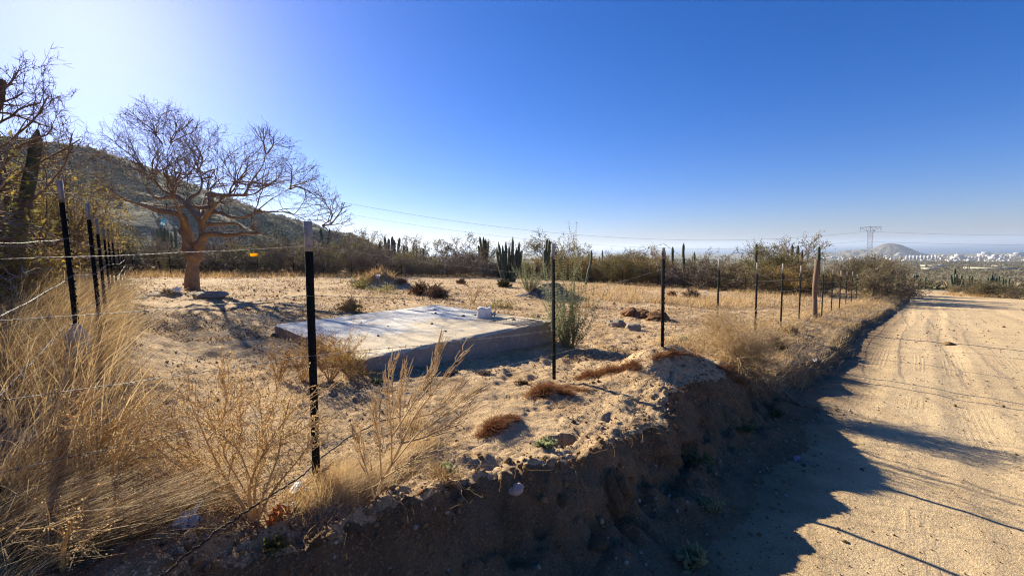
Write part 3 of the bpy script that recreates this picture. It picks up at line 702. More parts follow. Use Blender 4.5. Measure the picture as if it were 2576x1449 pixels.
# ------------------------------------------------------------------ pylon and lines
TWD = 430.; TWP = W(2187, 628, TWD); TWZ = hz(TWP[0], TWP[1])
MS['steel'] = mat('pylon_steel', (.26, .26, .27), .6, .4, metal=.3)
def pylon():
    top = W(2187, 571, TWD)[2]-TWZ
    rt = thing('transmission_tower', 'steel lattice pylon rising above the brush near the cone hill', 'pylon', (TWP[0], TWP[1], TWZ), -.62)
    hw = lambda z: np.interp(z/top, [0, .35, .62, .90, 1], [4.6, 2.7, 2.0, 2.4, 2.6])
    lv = [0, .12, .22, .31, .39, .46, .53, .60, .67, .74, .80, .86, .92]
    lv = [v*top for v in lv]; P0, P1, Rr = [], [], []
    def add(a, b, r): P0.append(a); P1.append(b); Rr.append(r)
    cs = [(-1, -1), (1, -1), (1, 1), (-1, 1)]
    for z0, z1 in zip(lv[:-1], lv[1:]):
        a0, a1 = hw(z0)*.9, hw(z1)*.9
        for k in range(4):
            c, d = cs[k], cs[(k+1) % 4]
            add((c[0]*a0, c[1]*a0, z0), (c[0]*a1, c[1]*a1, z1), .10)
            add((c[0]*a0, c[1]*a0, z0), (d[0]*a1, d[1]*a1, z1), .055); add((d[0]*a0, d[1]*a0, z0), (c[0]*a1, c[1]*a1, z1), .055)
            add((c[0]*a1, c[1]*a1, z1), (d[0]*a1, d[1]*a1, z1), .08)
    link('tower_body', Soup().add(*tubes(P0, P1, Rr, Rr, 4)).mesh('tower_body', MS['steel']), rt)
    P0, P1, Rr = [], [], []
    zt, zb = top, top*.90
    for y in (-1.2, 1.2):
        add((-8, 0, zt-.6), (8, 0, zt), .11) if y < 0 else None
        for s in (-1, 1):
            add((s*8, 0, zt-.3), (s*2.5, y, zb), .11); add((0, y, zt), (s*8, 0, zt-.3), .10)
            add((s*3.3, y, zb), (s*3.3, y, zt-.1), .09); add((s*3.3, y, zb), (0, y, zt), .08); add((s*3.3, y, zt-.1), (s*5.6, y*.5, top*.95), .08)
    add((-3.3, 0, zb), (3.3, 0, zb), .1)
    link('crossarm', Soup().add(*tubes(P0, P1, Rr, Rr, 4)).mesh('crossarm', MS['steel']), rt)
    P0, P1, Rr = [], [], []
    for s in (-8, 0, 8): add((s, 0, zt-.4), (s, 0, zt-4.2), .16)
    for k in range(3):
        link('insulator', Soup().add(*tubes([P0[k]], [P1[k]], [Rr[k]], [Rr[k]], 6)).mesh('insulator', mat('insulator_glass', (.12, .14, .15), .3) if k == 0 else bpy.data.materials['insulator_glass']), rt)
pylon()
def cable(label, pts, r):
    """pts: (px, py, depth) samples; a quadratic sag through them"""
    P = np.array([W(*p) for p in pts]); t = np.linspace(0, 1, len(P)); q = np.linspace(0, 1, 60)
    Q = np.stack([np.polyval(np.polyfit(t, P[:, k], 1 if k < 2 else 2), q) for k in range(3)], 1)
    return tag(link('power_line', Soup().add(*polytube(Q, r, 4, False)).mesh('power_line', MS['cable'])), label, 'cable', 'power lines from the pylon')
MS['cable'] = mat('cable_aluminium', (.10, .11, .13), .6)
def span(px_l, d_l, px_r, d_r, ys, label, r):
    """ys: image heights at known image columns"""
    a = W(px_l, 600, d_l); b = W(px_r, 600, d_r); xs = [px_l, *[c for c, _ in ys], px_r]
    pts = []; tt = []
    for c, y in ys:
        k = ray(c, y); k = k[0]/k[1]; t = (k*a[1]-a[0])/((b[0]-a[0])-k*(b[1]-a[1])); dep = a[1]+(b[1]-a[1])*t
        pts.append(W(c, y, dep)); tt.append(t)
    pf = np.polyfit(tt, [p[2] for p in pts], 2); q = np.linspace(0, 1, 80)
    Q = np.stack([a[0]+(b[0]-a[0])*q, a[1]+(b[1]-a[1])*q, np.polyval(pf, q)], 1)
    tag(link('power_line', Soup().add(*polytube(Q, r, 4, False)).mesh('power_line', MS['cable'])), label, 'cable', 'power lines from the pylon')
span(560, 330, 2173, TWD, [(830, 500), (1100, 555), (1700, 601), (2173, 584)], 'upper power line sagging across the sky left of the pylon', .085)
span(560, 318, 2178, TWD, [(870, 540), (1180, 581), (1650, 626), (2178, 605)], 'lower power line sagging across the sky left of the pylon', .06)
span(2198, TWD, 2760, 480, [(2200, 583), (2400, 590), (2576, 592)], 'upper power line running right from the pylon', .08)
span(2198, TWD, 2760, 470, [(2200, 609), (2400, 614), (2576, 617)], 'lower power line running right from the pylon', .08)
# ------------------------------------------------------------------ the town
MS['house'] = [mat('white_render_wall', (.50, .48, .45), .8, vary=.3), mat('cream_render_wall', (.66, .58, .48), .8, vary=.12), mat('pink_render_wall', (.60, .43, .34), .8, vary=.1)]
MS['win'] = mat('dark_window', (.08, .09, .11), .3)
def house_mesh(kind, seed):
    rg = random.Random(seed); s = Soup(); L, D, H = rg.uniform(14, 34), rg.uniform(9, 16), rg.choice([4, 7, 7, 10, 13])
    s.box((0, 0, H/2-2), (L, D, H+4)); fl = max(1, int(H/3.3))
    s.box((0, 0, H+.35), (L+.5, D+.5, .7))
    if rg.random() < .75:
        l2, h2 = L*rg.uniform(.3, .6), rg.uniform(3, 6); s.box((rg.uniform(-.2, .2)*L, 0, H+.7+h2/2), (l2, D*.8, h2)); s.box((0, D*.1, H+.7+.5), (2.2, 2, 1.0))
    if rg.random() < .6:
        l3 = L*rg.uniform(.4, .8); s.box((L/2+l3/2-.1, 1, H*.3-2), (l3, D*.8, H*.6+4))
    for f in range(fl):
        n = int(L/3.6)
        for k in range(n): s.box((-L/2+L*(k+.5)/n, -D/2-.03, 1.8+f*3.3), (1.5, .2, 1.4), 0, 1)
    return s.mesh('house', [MS['house'][kind], MS['win']])
HM = [house_mesh(k, 100+i*3+k) for k in (0, 0, 0, 1, 1, 2) for i in range(2)]
def town():
    rg = random.Random(11); n = 0
    def place(px, dist, me, label, sc=1, rz=None):
        p = W(px, 640, dist); z = hz(p[0], p[1]); o = thing('house', label, 'building', (p[0], p[1], z), rg.uniform(-.5, .9) if rz is None else rz, 'houses of the distant town', me, sc); return o
    for k in range(210):
        c = rg.random()
        if c < .42: px = rg.gauss(2450, 60); d = rg.uniform(1900, 3600)
        elif c < .62: px = rg.gauss(2330, 45); d = rg.uniform(2300, 3300)
        elif c < .8: px = rg.uniform(2360, 2760); d = rg.uniform(1700, 3900)
        elif c < .92: px = rg.uniform(2180, 2300); d = rg.uniform(2300, 3600)
        else: px = rg.uniform(2060, 2170); d = rg.uniform(2700, 3600)
        w_px = 'right of the hotel' if px > 2345 else ('around the hotel' if px > 2290 else ('below the cone hill' if px > 2180 else 'left of the pylon'))
        place(px, d, rg.choice(HM), 'small pale flat roofed house of the distant town, '+w_px, rg.uniform(.6, 1.05)*d/3000)
    # hotel with a row of stepped gables
    p = W(2317, 652, 2500); rt = thing('hotel', 'long white hotel with a row of gabled wings in the distant town', 'hotel', (p[0], p[1], hz(p[0], p[1])), -.75)
    a = Soup()
    for k in range(9): a.box((-62+k*15.5, 0, 10), (11, 22, 28+((k*5) % 3)*3)); 
    link('wing', a.mesh('hotel_wing', MS['house'][0]), rt)
    b = Soup()
    for k in range(8): b.box((-54+k*15.5, 3, 4), (4.6, 16, 19))
    for k in range(9):
        for f in range(5): b.box((-62+k*15.5, -11.1, 2+f*4.2), (5, .3, 2), 0, 1)
    link('recess', b.mesh('hotel_recess', [MS['house'][1], MS['win']]), rt)
    for px, d, lab, sc in ((2411, 2600, 'big white block with a raised middle, right of the hotel', 2.0), (2408, 3700, 'tall white villa on the low ridge by the sea', 1.9), (2262, 4000, 'white villa alone on the slope right of the cone hill', 2.2), (2500, 2500, 'wide white building among the houses at the right', 2.3), (2560, 3200, 'large white house near the right end of the town', 2.4), (2478, 3600, 'long pale building against the sea at the right', 2.6)):
        o = thing('villa', lab, 'building', (*W(px, 640, d)[:2], hz(*W(px, 640, d)[:2])), -.6, None, rg.choice(HM[:6]), sc)
    # greenhouse roofs and cleared strips on the plain
    MS['strip'] = mat('pale_sheeting', (.62, .57, .47), .8, [(.05, (.5, .45, .36), .5, .6)] and .2)
    for px, py, d, L, D, lab in ((2490, 708, 560, 50, 2.5, 'long pale roof of a shed on the scrub plain, nearest of them'), (2345, 698, 700, 30, 4, 'pale shed roof on the scrub plain below the hotel'), (2335, 708, 520, 14, 2.5, 'short pale shed roof on the scrub plain left of the long one'), (2512, 696, 800, 20, 4, 'small pale shed roof on the plain behind the long one')):
        p = W(px, py, d); z = hz(p[0], p[1]); s = Soup(); s.box((0, 0, .9), (L, D, 2.2)); s.box((0, 0, 2.2), (L+1, D+1, .4)); s.box((L*.3, 0, 2.6), (L*.2, D*.5, .5))
        tag(link('shed', s.mesh('shed', MS['strip']), None, (p[0], p[1], z), (0, 0, -.75)), lab, 'shed')
town()
# ------------------------------------------------------------------ woody plants
def grow(rng, p, d, L, r, lvl, P, out, tips):
    """P: dict(seg, wob, up, n (children per level), ang, lr (length ratio), rr, maxl)"""
    n = max(2, int(L/P['seg'])); st = L/n; p = np.array(p, float); d = np.array(d, float); r1 = r*P.get('taper', .45)
    kids = []
    for k in range(n):
        d = d + rng.normal(size=3)*P['wob'] + np.array([0, 0, P['up']*(1 if lvl else .5)]); d /= np.linalg.norm(d)
        q = p+d*st; ra = r+(r1-r)*k/n; rb = r+(r1-r)*(k+1)/n; out.append((p, q, ra, rb)); kids.append((q, d.copy(), rb, (k+1)/n)); p = q
    tips.append((p, d, lvl))
    if lvl < P['maxl']:
        nc = P['n'][lvl]
        for _ in range(nc):
            i = min(len(kids)-1, int(len(kids)*rng.uniform(P.get('low', .25), 1))); q, dd, rb, t = kids[i]
            v = rng.normal(size=3); v -= dd*v.dot(dd); v /= np.linalg.norm(v)
            a = P['ang']*rng.uniform(.6, 1.3); nd = dd*math.cos(a)+v*math.sin(a)
            grow(rng, q, nd, L*P['lr']*rng.uniform(.6, 1.05), max(rb*P['rr'], P['rmin']), lvl+1, P, out, tips)
def segs_mesh(out, name, m, n=3, soup=None):
    a = np.array([o[0] for o in out]); b = np.array([o[1] for o in out]); ra = np.array([o[2] for o in out]); rb = np.array([o[3] for o in out])
    V, F = tubes(a, b, ra, rb, n)
    if soup is not None: soup.add(V, F, m); return
    return mesh_np(name, V, F, m)
def shrub_mesh(seed, H, Wd, stems, kind, r0=.022):
    rng = np.random.default_rng(seed); out, tips = [], []
    P = dict(seg=.16, wob=.20, up=.02, n=[7, 6, 4, 0], ang=.75, lr=.55, rr=.62, rmin=.0035, maxl=3, low=.08)
    for k in range(stems):
        a = rng.uniform(0, 2*math.pi); t = rng.uniform(.1, 1.0)*Wd/H/1.4
        grow(rng, (math.cos(a)*.12, math.sin(a)*.12, -.05), (math.cos(a)*t, math.sin(a)*t, 1), H*rng.uniform(.6, .95), r0*rng.uniform(.7, 1.2), 0, P, out, tips)
    a = np.array([o[0] for o in out]); b = np.array([o[1] for o in out]); ra = np.array([o[2] for o in out]); rb = np.array([o[3] for o in out])
    s = Soup(); V, F = tubes(a, b, np.maximum(ra, .011), np.maximum(rb, .008), 3); s.add(V, F, 0)
    sz = np.abs(V[:, 2]).max()
    lf = None
    if kind:
        tp = np.array([t[0] for t in tips if t[2] >= 2]); td = np.array([t[1] for t in tips if t[2] >= 2])
        nl = {'few': 1, 'some': 3, 'many': 6}[kind]
        tp = np.repeat(tp, nl, 0) + rng.normal(size=(len(tp)*nl, 3))*.07; td = np.repeat(td, nl, 0)+rng.normal(size=(len(tp), 3))*.8
        lf = leaves(tp, td, rng.uniform(.045, .09, len(tp)), rng.uniform(.02, .035, len(tp)), rng)
    return s, lf
SHRUBS = []
for i, (H, Wd, st, kd, tm, lm) in enumerate((
        (2.1, 2.6, 9, None, 'twig', None), (1.7, 2.6, 10, None, 'twig_warm', None), (2.4, 2.4, 8, 'few', 'twig', 'leaf_olive'),
        (2.0, 2.8, 10, 'some', 'twig', 'leaf_olive'), (2.2, 2.6, 9, 'many', 'twig', 'leaf_olive'), (1.5, 2.2, 10, 'few', 'twig_warm', 'leaf_yellow'),
        (1.2, 2.0, 10, None, 'twig', None), (2.3, 2.8, 9, 'some', 'twig_warm', 'leaf_yellow'))):
    s, lf = shrub_mesh(200+i, H, Wd, st, kd)
    SHRUBS.append((s.mesh('shrub_branches', MS[tm]), mesh_np('shrub_leaves', lf[0], lf[1], MS[lm]) if lf else None))
SH_WORDS = ['bare grey brown twiggy shrub', 'bare warm brown low shrub', 'tall grey shrub with few leaves', 'olive shrub with thin leaves', 'dense olive green shrub', 'low brown shrub with yellowing leaves', 'low bare grey shrub', 'wide shrub with sparse yellow leaves']
def shrub(k, x, y, sc, rz, where, group, name='shrub'):
    bm_, lm = SHRUBS[k]; z = hz(x, y)-.03
    rt = thing(name, SH_WORDS[k]+' '+where, 'shrub', (x, y, z), rz, group, bm_, sc)
    if lm: link('foliage', lm, rt)
    return rt
rg = random.Random(77)
dB = (BC-LC)/np.linalg.norm(BC-LC); nB = np.array([-dB[1], dB[0]])       # outward from the back fence
def band(p0, d, nrm, length, rows, group, wfun, kinds, sc=(.55, 1.2), step=1.75):
    for (off, ks) in rows:
        t = rg.uniform(0, 1)
        while t < length:
            x, y = p0 + d*t + nrm*(off+rg.uniform(-.5, .5)); s_ = rg.uniform(*sc)*(1+off*.012)
            shrub(rg.choice(kinds), x, y, (s_*rg.uniform(1, 1.25), s_*rg.uniform(1, 1.25), s_*ks), rg.uniform(0, 6.3), wfun(t), group)
            t += step*rg.uniform(.75, 1.3)*(1+off*.05)
band(LC-dB*4, dB, nB, 32, ((1.4, .8), (2.9, .95), (5.0, 1.05), (8.5, 1.2)), 'shrubs of the thicket behind the back fence', lambda t: 'in the thicket '+('behind the big leafless tree' if t < 8 else 'behind the yellow sign' if t < 16 else 'behind the middle of the back fence' if t < 24 else 'left of the tall cactus clump'), [0, 0, 1, 2, 3, 6, 6, 0])
nF = np.array([nB[1], -nB[0]]); dF = (FC-BC)/np.linalg.norm(FC-BC); nF = np.array([dF[1], -dF[0]]); nF = nF if nF.dot(np.array([18, 30.])-np.array([8., 20])) > 0 else -nF
band(BC-dF*3, dF, nF, 25, ((1.8, .85), (3.6, .98), (6, 1.05), (9.5, 1.2)), 'shrubs of the thicket beyond the far side fence', lambda t: 'in the thicket '+('behind the cactus clump' if t < 7 else 'behind the row of single cacti' if t < 16 else 'behind the last front posts'), [0, 2, 3, 4, 6, 1, 7, 3], step=1.6)
# the tangled brush past the end of the front fence, reaching the road
for (px, py, k, sc) in ((2165, 742, 4, .95), (2190, 745, 2, 1.0), (2215, 748, 3, 1.05), (2238, 744, 0, 1.0), (2255, 742, 3, .8), (2200, 738, 4, 1.1), (2225, 735, 1, 1.3), (2170, 735, 2, 1.15), (2140, 735, 0, 1.1), (2268, 740, 3, .55), (2245, 735, 4, .9), (2120, 728, 3, 1.1)):
    g = G(px, py); shrub(k, g[0], g[1], sc, rg.uniform(0, 6), 'beside the road at the front fence end', 'shrubs where the front fence ends')
# bare tall shrubs rising over the right thicket
for (px, py, k, sc) in ((1985, 700, 0, 1.25), (2035, 700, 2, 1.35), (1920, 700, 0, 1.0), (1955, 695, 1, 1.4), (2080, 705, 0, 1.2)):
    g = G(px, py); shrub(k, g[0], g[1], sc, rg.uniform(0, 6), 'rising high behind the wooden post', 'tall bare shrubs by the wooden post')
# thicket outside the side fence on the left
def left_band():
    for t in np.arange(3.0, 26, 1.5):
        for off in (2.3, 4.2, 6.8):
            p = LF_P + LF_D*(t+rg.uniform(-.5, .5)) - np.array([LF_D[1], -LF_D[0]])*(off+rg.uniform(-.4, .4))
            k = rg.choice([0, 1, 7, 7, 3, 5, 0]); s_ = rg.uniform(.8, 1.05)*(1.0+.1*min(off, 4))
            shrub(k, p[0], p[1], s_, rg.uniform(0, 6.3), 'in the brush outside the side fence', 'shrubs outside the side fence')
left_band()
# edge of the clearing across the road, and scattered brush beyond it
for i in range(46):
    w_ = rg.uniform(-22, -1.6) if i % 3 else rg.uniform(.9, 8); u_ = rg.uniform(57.5, 74) if i % 2 else rg.uniform(57.5, 62)
    x, y = xy(u_, w_); shrub(rg.choice([0, 1, 3, 3, 4, 6, 5]), x, y, rg.uniform(.35, .75), rg.uniform(0, 6), 'across the clearing '+('right of the road' if w_ < 0 else 'left of the road'), 'shrubs across the clearing')
x, y = W(2468, 735, 38)[:2]; shrub(4, x, y, (1.2, 1.2, .6), 1.2, 'round and dark at the clearing edge', None)
x, y = W(2560, 735, 40)[:2]; shrub(3, x, y, (.8, .8, .5), 2.2, 'at the clearing edge by the right border', None)

# small thin-crowned trees on the skyline
def acacia_mesh(seed, H, spread, lm, dens=2):
    rng = np.random.default_rng(seed); out, tips = [], []
    P = dict(seg=.30, wob=.14, up=.035, n=[6, 5, 4, 0], ang=.75, lr=.6, rr=.6, rmin=.006, maxl=3, low=.35, taper=.4)
    for k in range(3):
        a = rng.uniform(0, 6.3); grow(rng, (0, 0, -.1), (math.cos(a)*spread, math.sin(a)*spread, 1), H*.72, .055, 0, P, out, tips)
    s = Soup(); out = [(a, b, max(c*1.2, .016), max(d*1.2, .013)) for a, b, c, d in out]; segs_mesh(out, '', 0, 4, s)
    tp = np.array([t[0] for t in tips if t[2] >= 3]); tp = np.repeat(tp, dens, 0) + rng.normal(size=(len(tp)*dens, 3))*.12
    V, F = leaves(tp, rng.normal(size=tp.shape), rng.uniform(.10, .2, len(tp)), .075, rng)
    return s.mesh('trunk', MS['twig']), mesh_np('crown', V, F, MS[lm])
AC = [acacia_mesh(300+i, 4, .5, 'leaf_olive', 2+i) for i in range(3)]
def acacia(px, py, d, top, k, label):
    p = W(px, py, d); z = hz(p[0], p[1]); H = W(px, top, d)[2]-z
    rt = thing('acacia_tree', label, 'tree', (p[0], p[1], z), px*.37, None, None); sc = H/4.1
    for n_, m_ in zip(('trunk', 'crown'), AC[k]): link(n_, m_, rt, scale=sc)
for a in ((930, 640, 46, 585, 0, 'thin crowned tree left of the five finger cactus on the skyline'), (1030, 640, 50, 598, 1, 'small thin leaved tree right of the five finger cactus'),
          (1085, 640, 52, 606, 0, 'smallest thin tree between the two skyline trees'), (1180, 640, 40, 592, 1, 'spreading thin leaved tree just left of the candelabra cactus'),
          (1318, 640, 48, 611, 0, 'small tree between the cactus clump and the second front post'), (1385, 640, 42, 603, 2, 'olive leaved tree behind the second front post'),
          (1440, 640, 46, 612, 2, 'olive leaved tree right of the second front post'), (2030, 640, 33, 603, 0, 'grey bare crowned tree above the right thicket by the wooden post'),
          (1930, 640, 36, 622, 0, 'low grey tree above the right thicket')):
    acacia(*a)
# ------------------------------------------------------------------ cacti
def cactus_stem(pts, r, n=20, ribs=9):
    pts = np.asarray(pts, float); m = len(pts); T = np.gradient(pts, axis=0); T /= np.linalg.norm(T, axis=1, keepdims=True)
    ang = np.arange(n)*2*math.pi/n; V = []
    for k in range(m):
        a = np.cross(T[k], [0, 1., 0]); a /= np.linalg.norm(a); b = np.cross(T[k], a)
        rr = r[k]*(1+.13*np.cos(ang*ribs))
        V.append(pts[k]+a*(rr*np.cos(ang))[:, None]+b*(rr*np.sin(ang))[:, None])
    i = np.arange(n); j = (i+1) % n
    F = np.concatenate([np.stack([k*n+i, k*n+j, (k+1)*n+j, (k+1)*n+i], -1) for k in range(m-1)])
    return np.concatenate(V), [F, np.array([(m-1)*n+i])]
def cactus(label, stems, d, base=None, r=.085, hi=False, group=None, wood=True, m='cactus'):
    """stems: lists of (px, py) from foot to tip in the photograph, all at about distance d"""
    rg2 = random.Random(int(stems[0][0][0])); bx = base or stems[0][0]
    b = W(bx[0], bx[1], d); z = hz(b[0], b[1])
    rt = thing('cactus', label, 'cactus', (b[0], b[1], z), 0, group)
    r = r*.78
    for si, st in enumerate(stems):
        dd = d + (rg2.uniform(-.35, .35) if len(stems) > 1 else 0); P = [W(px, py, dd)-np.array([b[0], b[1], z]) for px, py in st]
        P[0][2] = min(P[0][2], -.05) if base is None or si == 0 else P[0][2]
        if P[0][2] > .0: P.insert(0, np.array([P[0][0]*.5, P[0][1]*.3, -.1]))
        P = np.array(P); t = np.linspace(0, 1, len(P)); q = np.linspace(0, 1, 14 if hi else 9)
        q = np.concatenate([q, [.985, 1.0]]); q.sort(); q = np.unique(q)
        Q = np.stack([np.interp(q, t, P[:, k]) for k in range(3)], 1)
        if len(P) > 2:
            for _ in range(2): Q[1:-1] = (Q[:-2]+2*Q[1:-1]+Q[2:])/4
        rad = r*np.interp(q, [0, .1, .3, .9, .97, 1], [.8, .85, 1, .95, .7, .2])*(1+.05*np.sin(q*23+si))
        V, F = cactus_stem(Q, rad, 18 if hi else 12, 9 if hi else 6)
        link('stem', Soup().add(V, F).mesh('cactus_stem', MS[m], True), rt)
    return rt
def c5(x, y): return (.2833*x+815.8, .2833*y+515.2)
def c6(x, y): return (.2667*x+1416.8, .2667*y+515.2)
def c7(x, y): return (.2333*x+1975, .2333*y+515.2)
big = []
for (x, top, fx, mx) in ((1532, 395, 1598, 1545), (1546, 330, 1605, 1572), (1582, 360, 1618, 1592), (1612, 325, 1628, 1614), (1600, 410, 1622, 1604), (1641, 375, 1640, 1642), (1674, 283, 1652, 1672), (1662, 430, 1648, 1660), (1707, 385, 1665, 1702), (1730, 330, 1678, 1722), (1748, 400, 1684, 1742), (1690, 450, 1662, 1688), (1570, 440, 1612, 1578)):
    big.append([c5(fx, 665), c5((fx+mx*2)/3, 590), c5(mx, 500), c5(x, top)])
cactus('large many stemmed dark cactus clump standing inside the lot before the thicket', big, 29.5, r=.115, hi=True)
cactus('candelabra cactus with five raised arms behind the back fence, left of the large clump', [[c5(1418, 560), c5(1416, 450), c5(1413, 285)], [c5(1418, 500), c5(1400, 430), c5(1380, 280)], [c5(1420, 510), c5(1432, 430), c5(1433, 305)], [c5(1424, 510), c5(1448, 440), c5(1457, 322)], [c5(1416, 480), c5(1380, 420), c5(1366, 360)]], 41, r=.15, hi=True)
cactus('cactus with many upright fingers on the skyline left of the middle', [[c5(556, 480), c5(545, 400), c5(536, 285)], [c5(575, 480), c5(572, 400), c5(572, 298)], [c5(598, 480), c5(600, 380), c5(604, 280)], [c5(620, 470), c5(622, 400), c5(620, 312)], [c5(640, 460), c5(655, 400), c5(670, 293)], [c5(552, 470), c5(555, 420), c5(557, 340)]], 45, r=.17, hi=True)
cactus('pair of thick joined cactus columns just left of the second front post', [[c5(1962, 610), c5(1968, 450), c5(1979, 300)], [c5(1975, 520), c5(1994, 440), c5(1999, 315)], [c5(1964, 500), c5(1957, 470), c5(1956, 400)]], 34, r=.14, hi=True)
cactus('single leaning cactus with a woody foot beyond the right of the second front post', [[c5(2322, 668), c5(2340, 600), c5(2362, 540), c5(2371, 480), c5(2373, 402)]], 29, r=.095, hi=True)
cactus('lone cactus column on the horizon right of the leaning cactus', [[c5(2468, 520), c5(2470, 402)]], 55, r=.13)
cactus('slender stub cactus beside the leaning one', [[c5(2440, 520), c5(2441, 455)]], 58, r=.12)
cactus('distant thin cactus left of the leaning one', [[c5(2296, 520), c5(2295, 450)], [c5(2330, 520), c5(2330, 450)], [c5(2345, 520), c5(2345, 432)]], 60, r=.10)
cactus('group of three pointed cactus fingers at the left skyline under the hill foot', [[c5(265, 430), c5(257, 303)], [c5(290, 430), c5(291, 312)], [c5(312, 430), c5(311, 335)], [c5(345, 430), c5(342, 306)], [c5(360, 430), c5(360, 362)]], 46, r=.14)
cactus('short cactus just left of the many fingered skyline cactus', [[c5(497, 470), c5(492, 330)]], 45, r=.15)
cactus('low group of cactus stubs right of the many fingered cactus', [[c5(742, 460), c5(735, 370)], [c5(790, 460), c5(792, 350)], [c5(810, 460), c5(820, 370)], [c5(710, 460), c5(705, 360)], [c5(875, 450), c5(880, 388)]], 48, r=.15)
cactus('tiny distant cactus left of the candelabra cactus', [[c5(1166, 480), c5(1166, 408)]], 60, r=.12)
cactus('forked pair of cactus arms beside the foot of the hill', [[(817, 640), (812, 610), (806, 575)], [(817, 640), (826, 615), (830, 575)]], 36, r=.13, hi=True)
cactus('cactus fingers right of the sign below the tree branches', [[(703, 634), (701, 600)], [(711, 634), (710, 581)], [(716, 634), (717, 588)], [(724, 634), (725, 600)]], 34, r=.12)
cactus('dark blunt cactus group seen left of the tree trunk', [[(395, 612), (394, 575)], [(404, 612), (404, 572)], [(414, 612), (414, 574)], [(421, 612), (421, 578)]], 34, r=.14)
cactus('cactus finger left of the trunk beside the blunt group', [[(441, 612), (440, 575)], [(431, 612), (430, 585)]], 34, r=.12)
cactus('row of short cactus stubs right of the tree trunk', [[(748, 640), (747, 612)], [(756, 640), (757, 608)], [(766, 640), (766, 606)]], 38, r=.11)
cactus('cactus standing right behind the third front post', [[c6(957, 560), c6(958, 430)]], 33, r=.10, hi=True)
cactus('cactus column right of the third front post', [[c6(1027, 540), c6(1033, 396)]], 36, r=.13, hi=True)
cactus('tallest single cactus with a notch between the third and fourth front posts', [[c6(1136, 665), c6(1136, 505), c6(1130, 470), c6(1136, 362)]], 31, r=.115, hi=True)
cactus('stub of a cactus top right of the tallest single one', [[c6(1239, 520), c6(1240, 444)]], 38, r=.11)
cactus('cactus column rising right behind the fifth front post', [[c6(1816, 580), c6(1820, 470), c6(1822, 368)]], 28, r=.11, hi=True)
cactus('brown tipped cactus, left one of three near the wooden post', [[c6(2160, 560), c6(2160, 375)]], 32, r=.13, hi=True, m='cactus_wood')
cactus('brown tipped cactus, middle one of three near the wooden post', [[c6(2214, 560), c6(2215, 383)]], 32, r=.13, hi=True)
cactus('short reddish cactus, right one of three near the wooden post', [[c6(2252, 560), c6(2253, 428)]], 31, r=.12, hi=True, m='cactus_wood')
cactus('dark cactus top right behind the wooden post', [[c6(2408, 620), c6(2410, 520), c6(2413, 390)]], 26, r=.11, hi=True)
cactus('curved tall cactus at the left side of the road end', [[c7(1250, 850), c7(1272, 790), c7(1281, 712)], [c7(1262, 850), c7(1290, 780), c7(1296, 722)], [c7(1248, 820), c7(1250, 732)]], 62, r=.17, hi=True)
cactus('cactus group behind the road end', [[c7(1395, 850), c7(1386, 752)], [c7(1415, 850), c7(1417, 745)], [c7(1430, 850), c7(1438, 760)], [c7(1445, 850), c7(1461, 748)], [c7(1400, 850), c7(1365, 790)]], 72, r=.2)
cactus('lone pole cactus right of the road end', [[c7(1511, 870), c7(1515, 776)]], 62, r=.13)
cactus('large spreading cactus across the clearing with one tall spire', [[c7(1818, 925), c7(1826, 800), c7(1830, 685)], [c7(1825, 900), c7(1843, 830), c7(1849, 742)], [c7(1816, 860), c7(1795, 810), c7(1785, 760)], [c7(1850, 900), c7(1870, 840), c7(1872, 790)], [c7(1860, 900), c7(1890, 830), c7(1904, 755)], [c7(1870, 900), c7(1915, 850), c7(1922, 800)], [c7(1835, 890), c7(1858, 830), c7(1862, 800)]], 52, r=.16, hi=True)
cactus('low bushy cactus right of the large spreading one', [[c7(1960, 860), c7(1945, 810)], [c7(1975, 860), c7(1985, 775)], [c7(1995, 860), c7(2003, 800)], [c7(2015, 860), c7(2020, 770)], [c7(2030, 860), c7(2046, 800)]], 70, r=.17)
cactus('cactus row on the plain toward the right of the photo', [[c7(2186, 860), c7(2186, 780)], [c7(2215, 860), c7(2217, 770)], [c7(2230, 860), c7(2232, 752)], [c7(2248, 860), c7(2250, 785)], [c7(2280, 860), c7(2282, 775)], [c7(2305, 860), c7(2306, 765)]], 72, r=.17)
cactus('small dark cactus near the right edge beyond the clearing', [[c7(2412, 900), c7(2414, 800)], [c7(2350, 860), c7(2352, 795)], [c7(2375, 860), c7(2376, 800)]], 66, r=.17)
# trunk like cardon arms at the far left
cactus('tall ribbed cactus column leaning among the bushes at the left edge', [[(36, 640), (52, 560), (66, 490), (84, 410), (95, 326)]], 6.2, r=.085, hi=True)
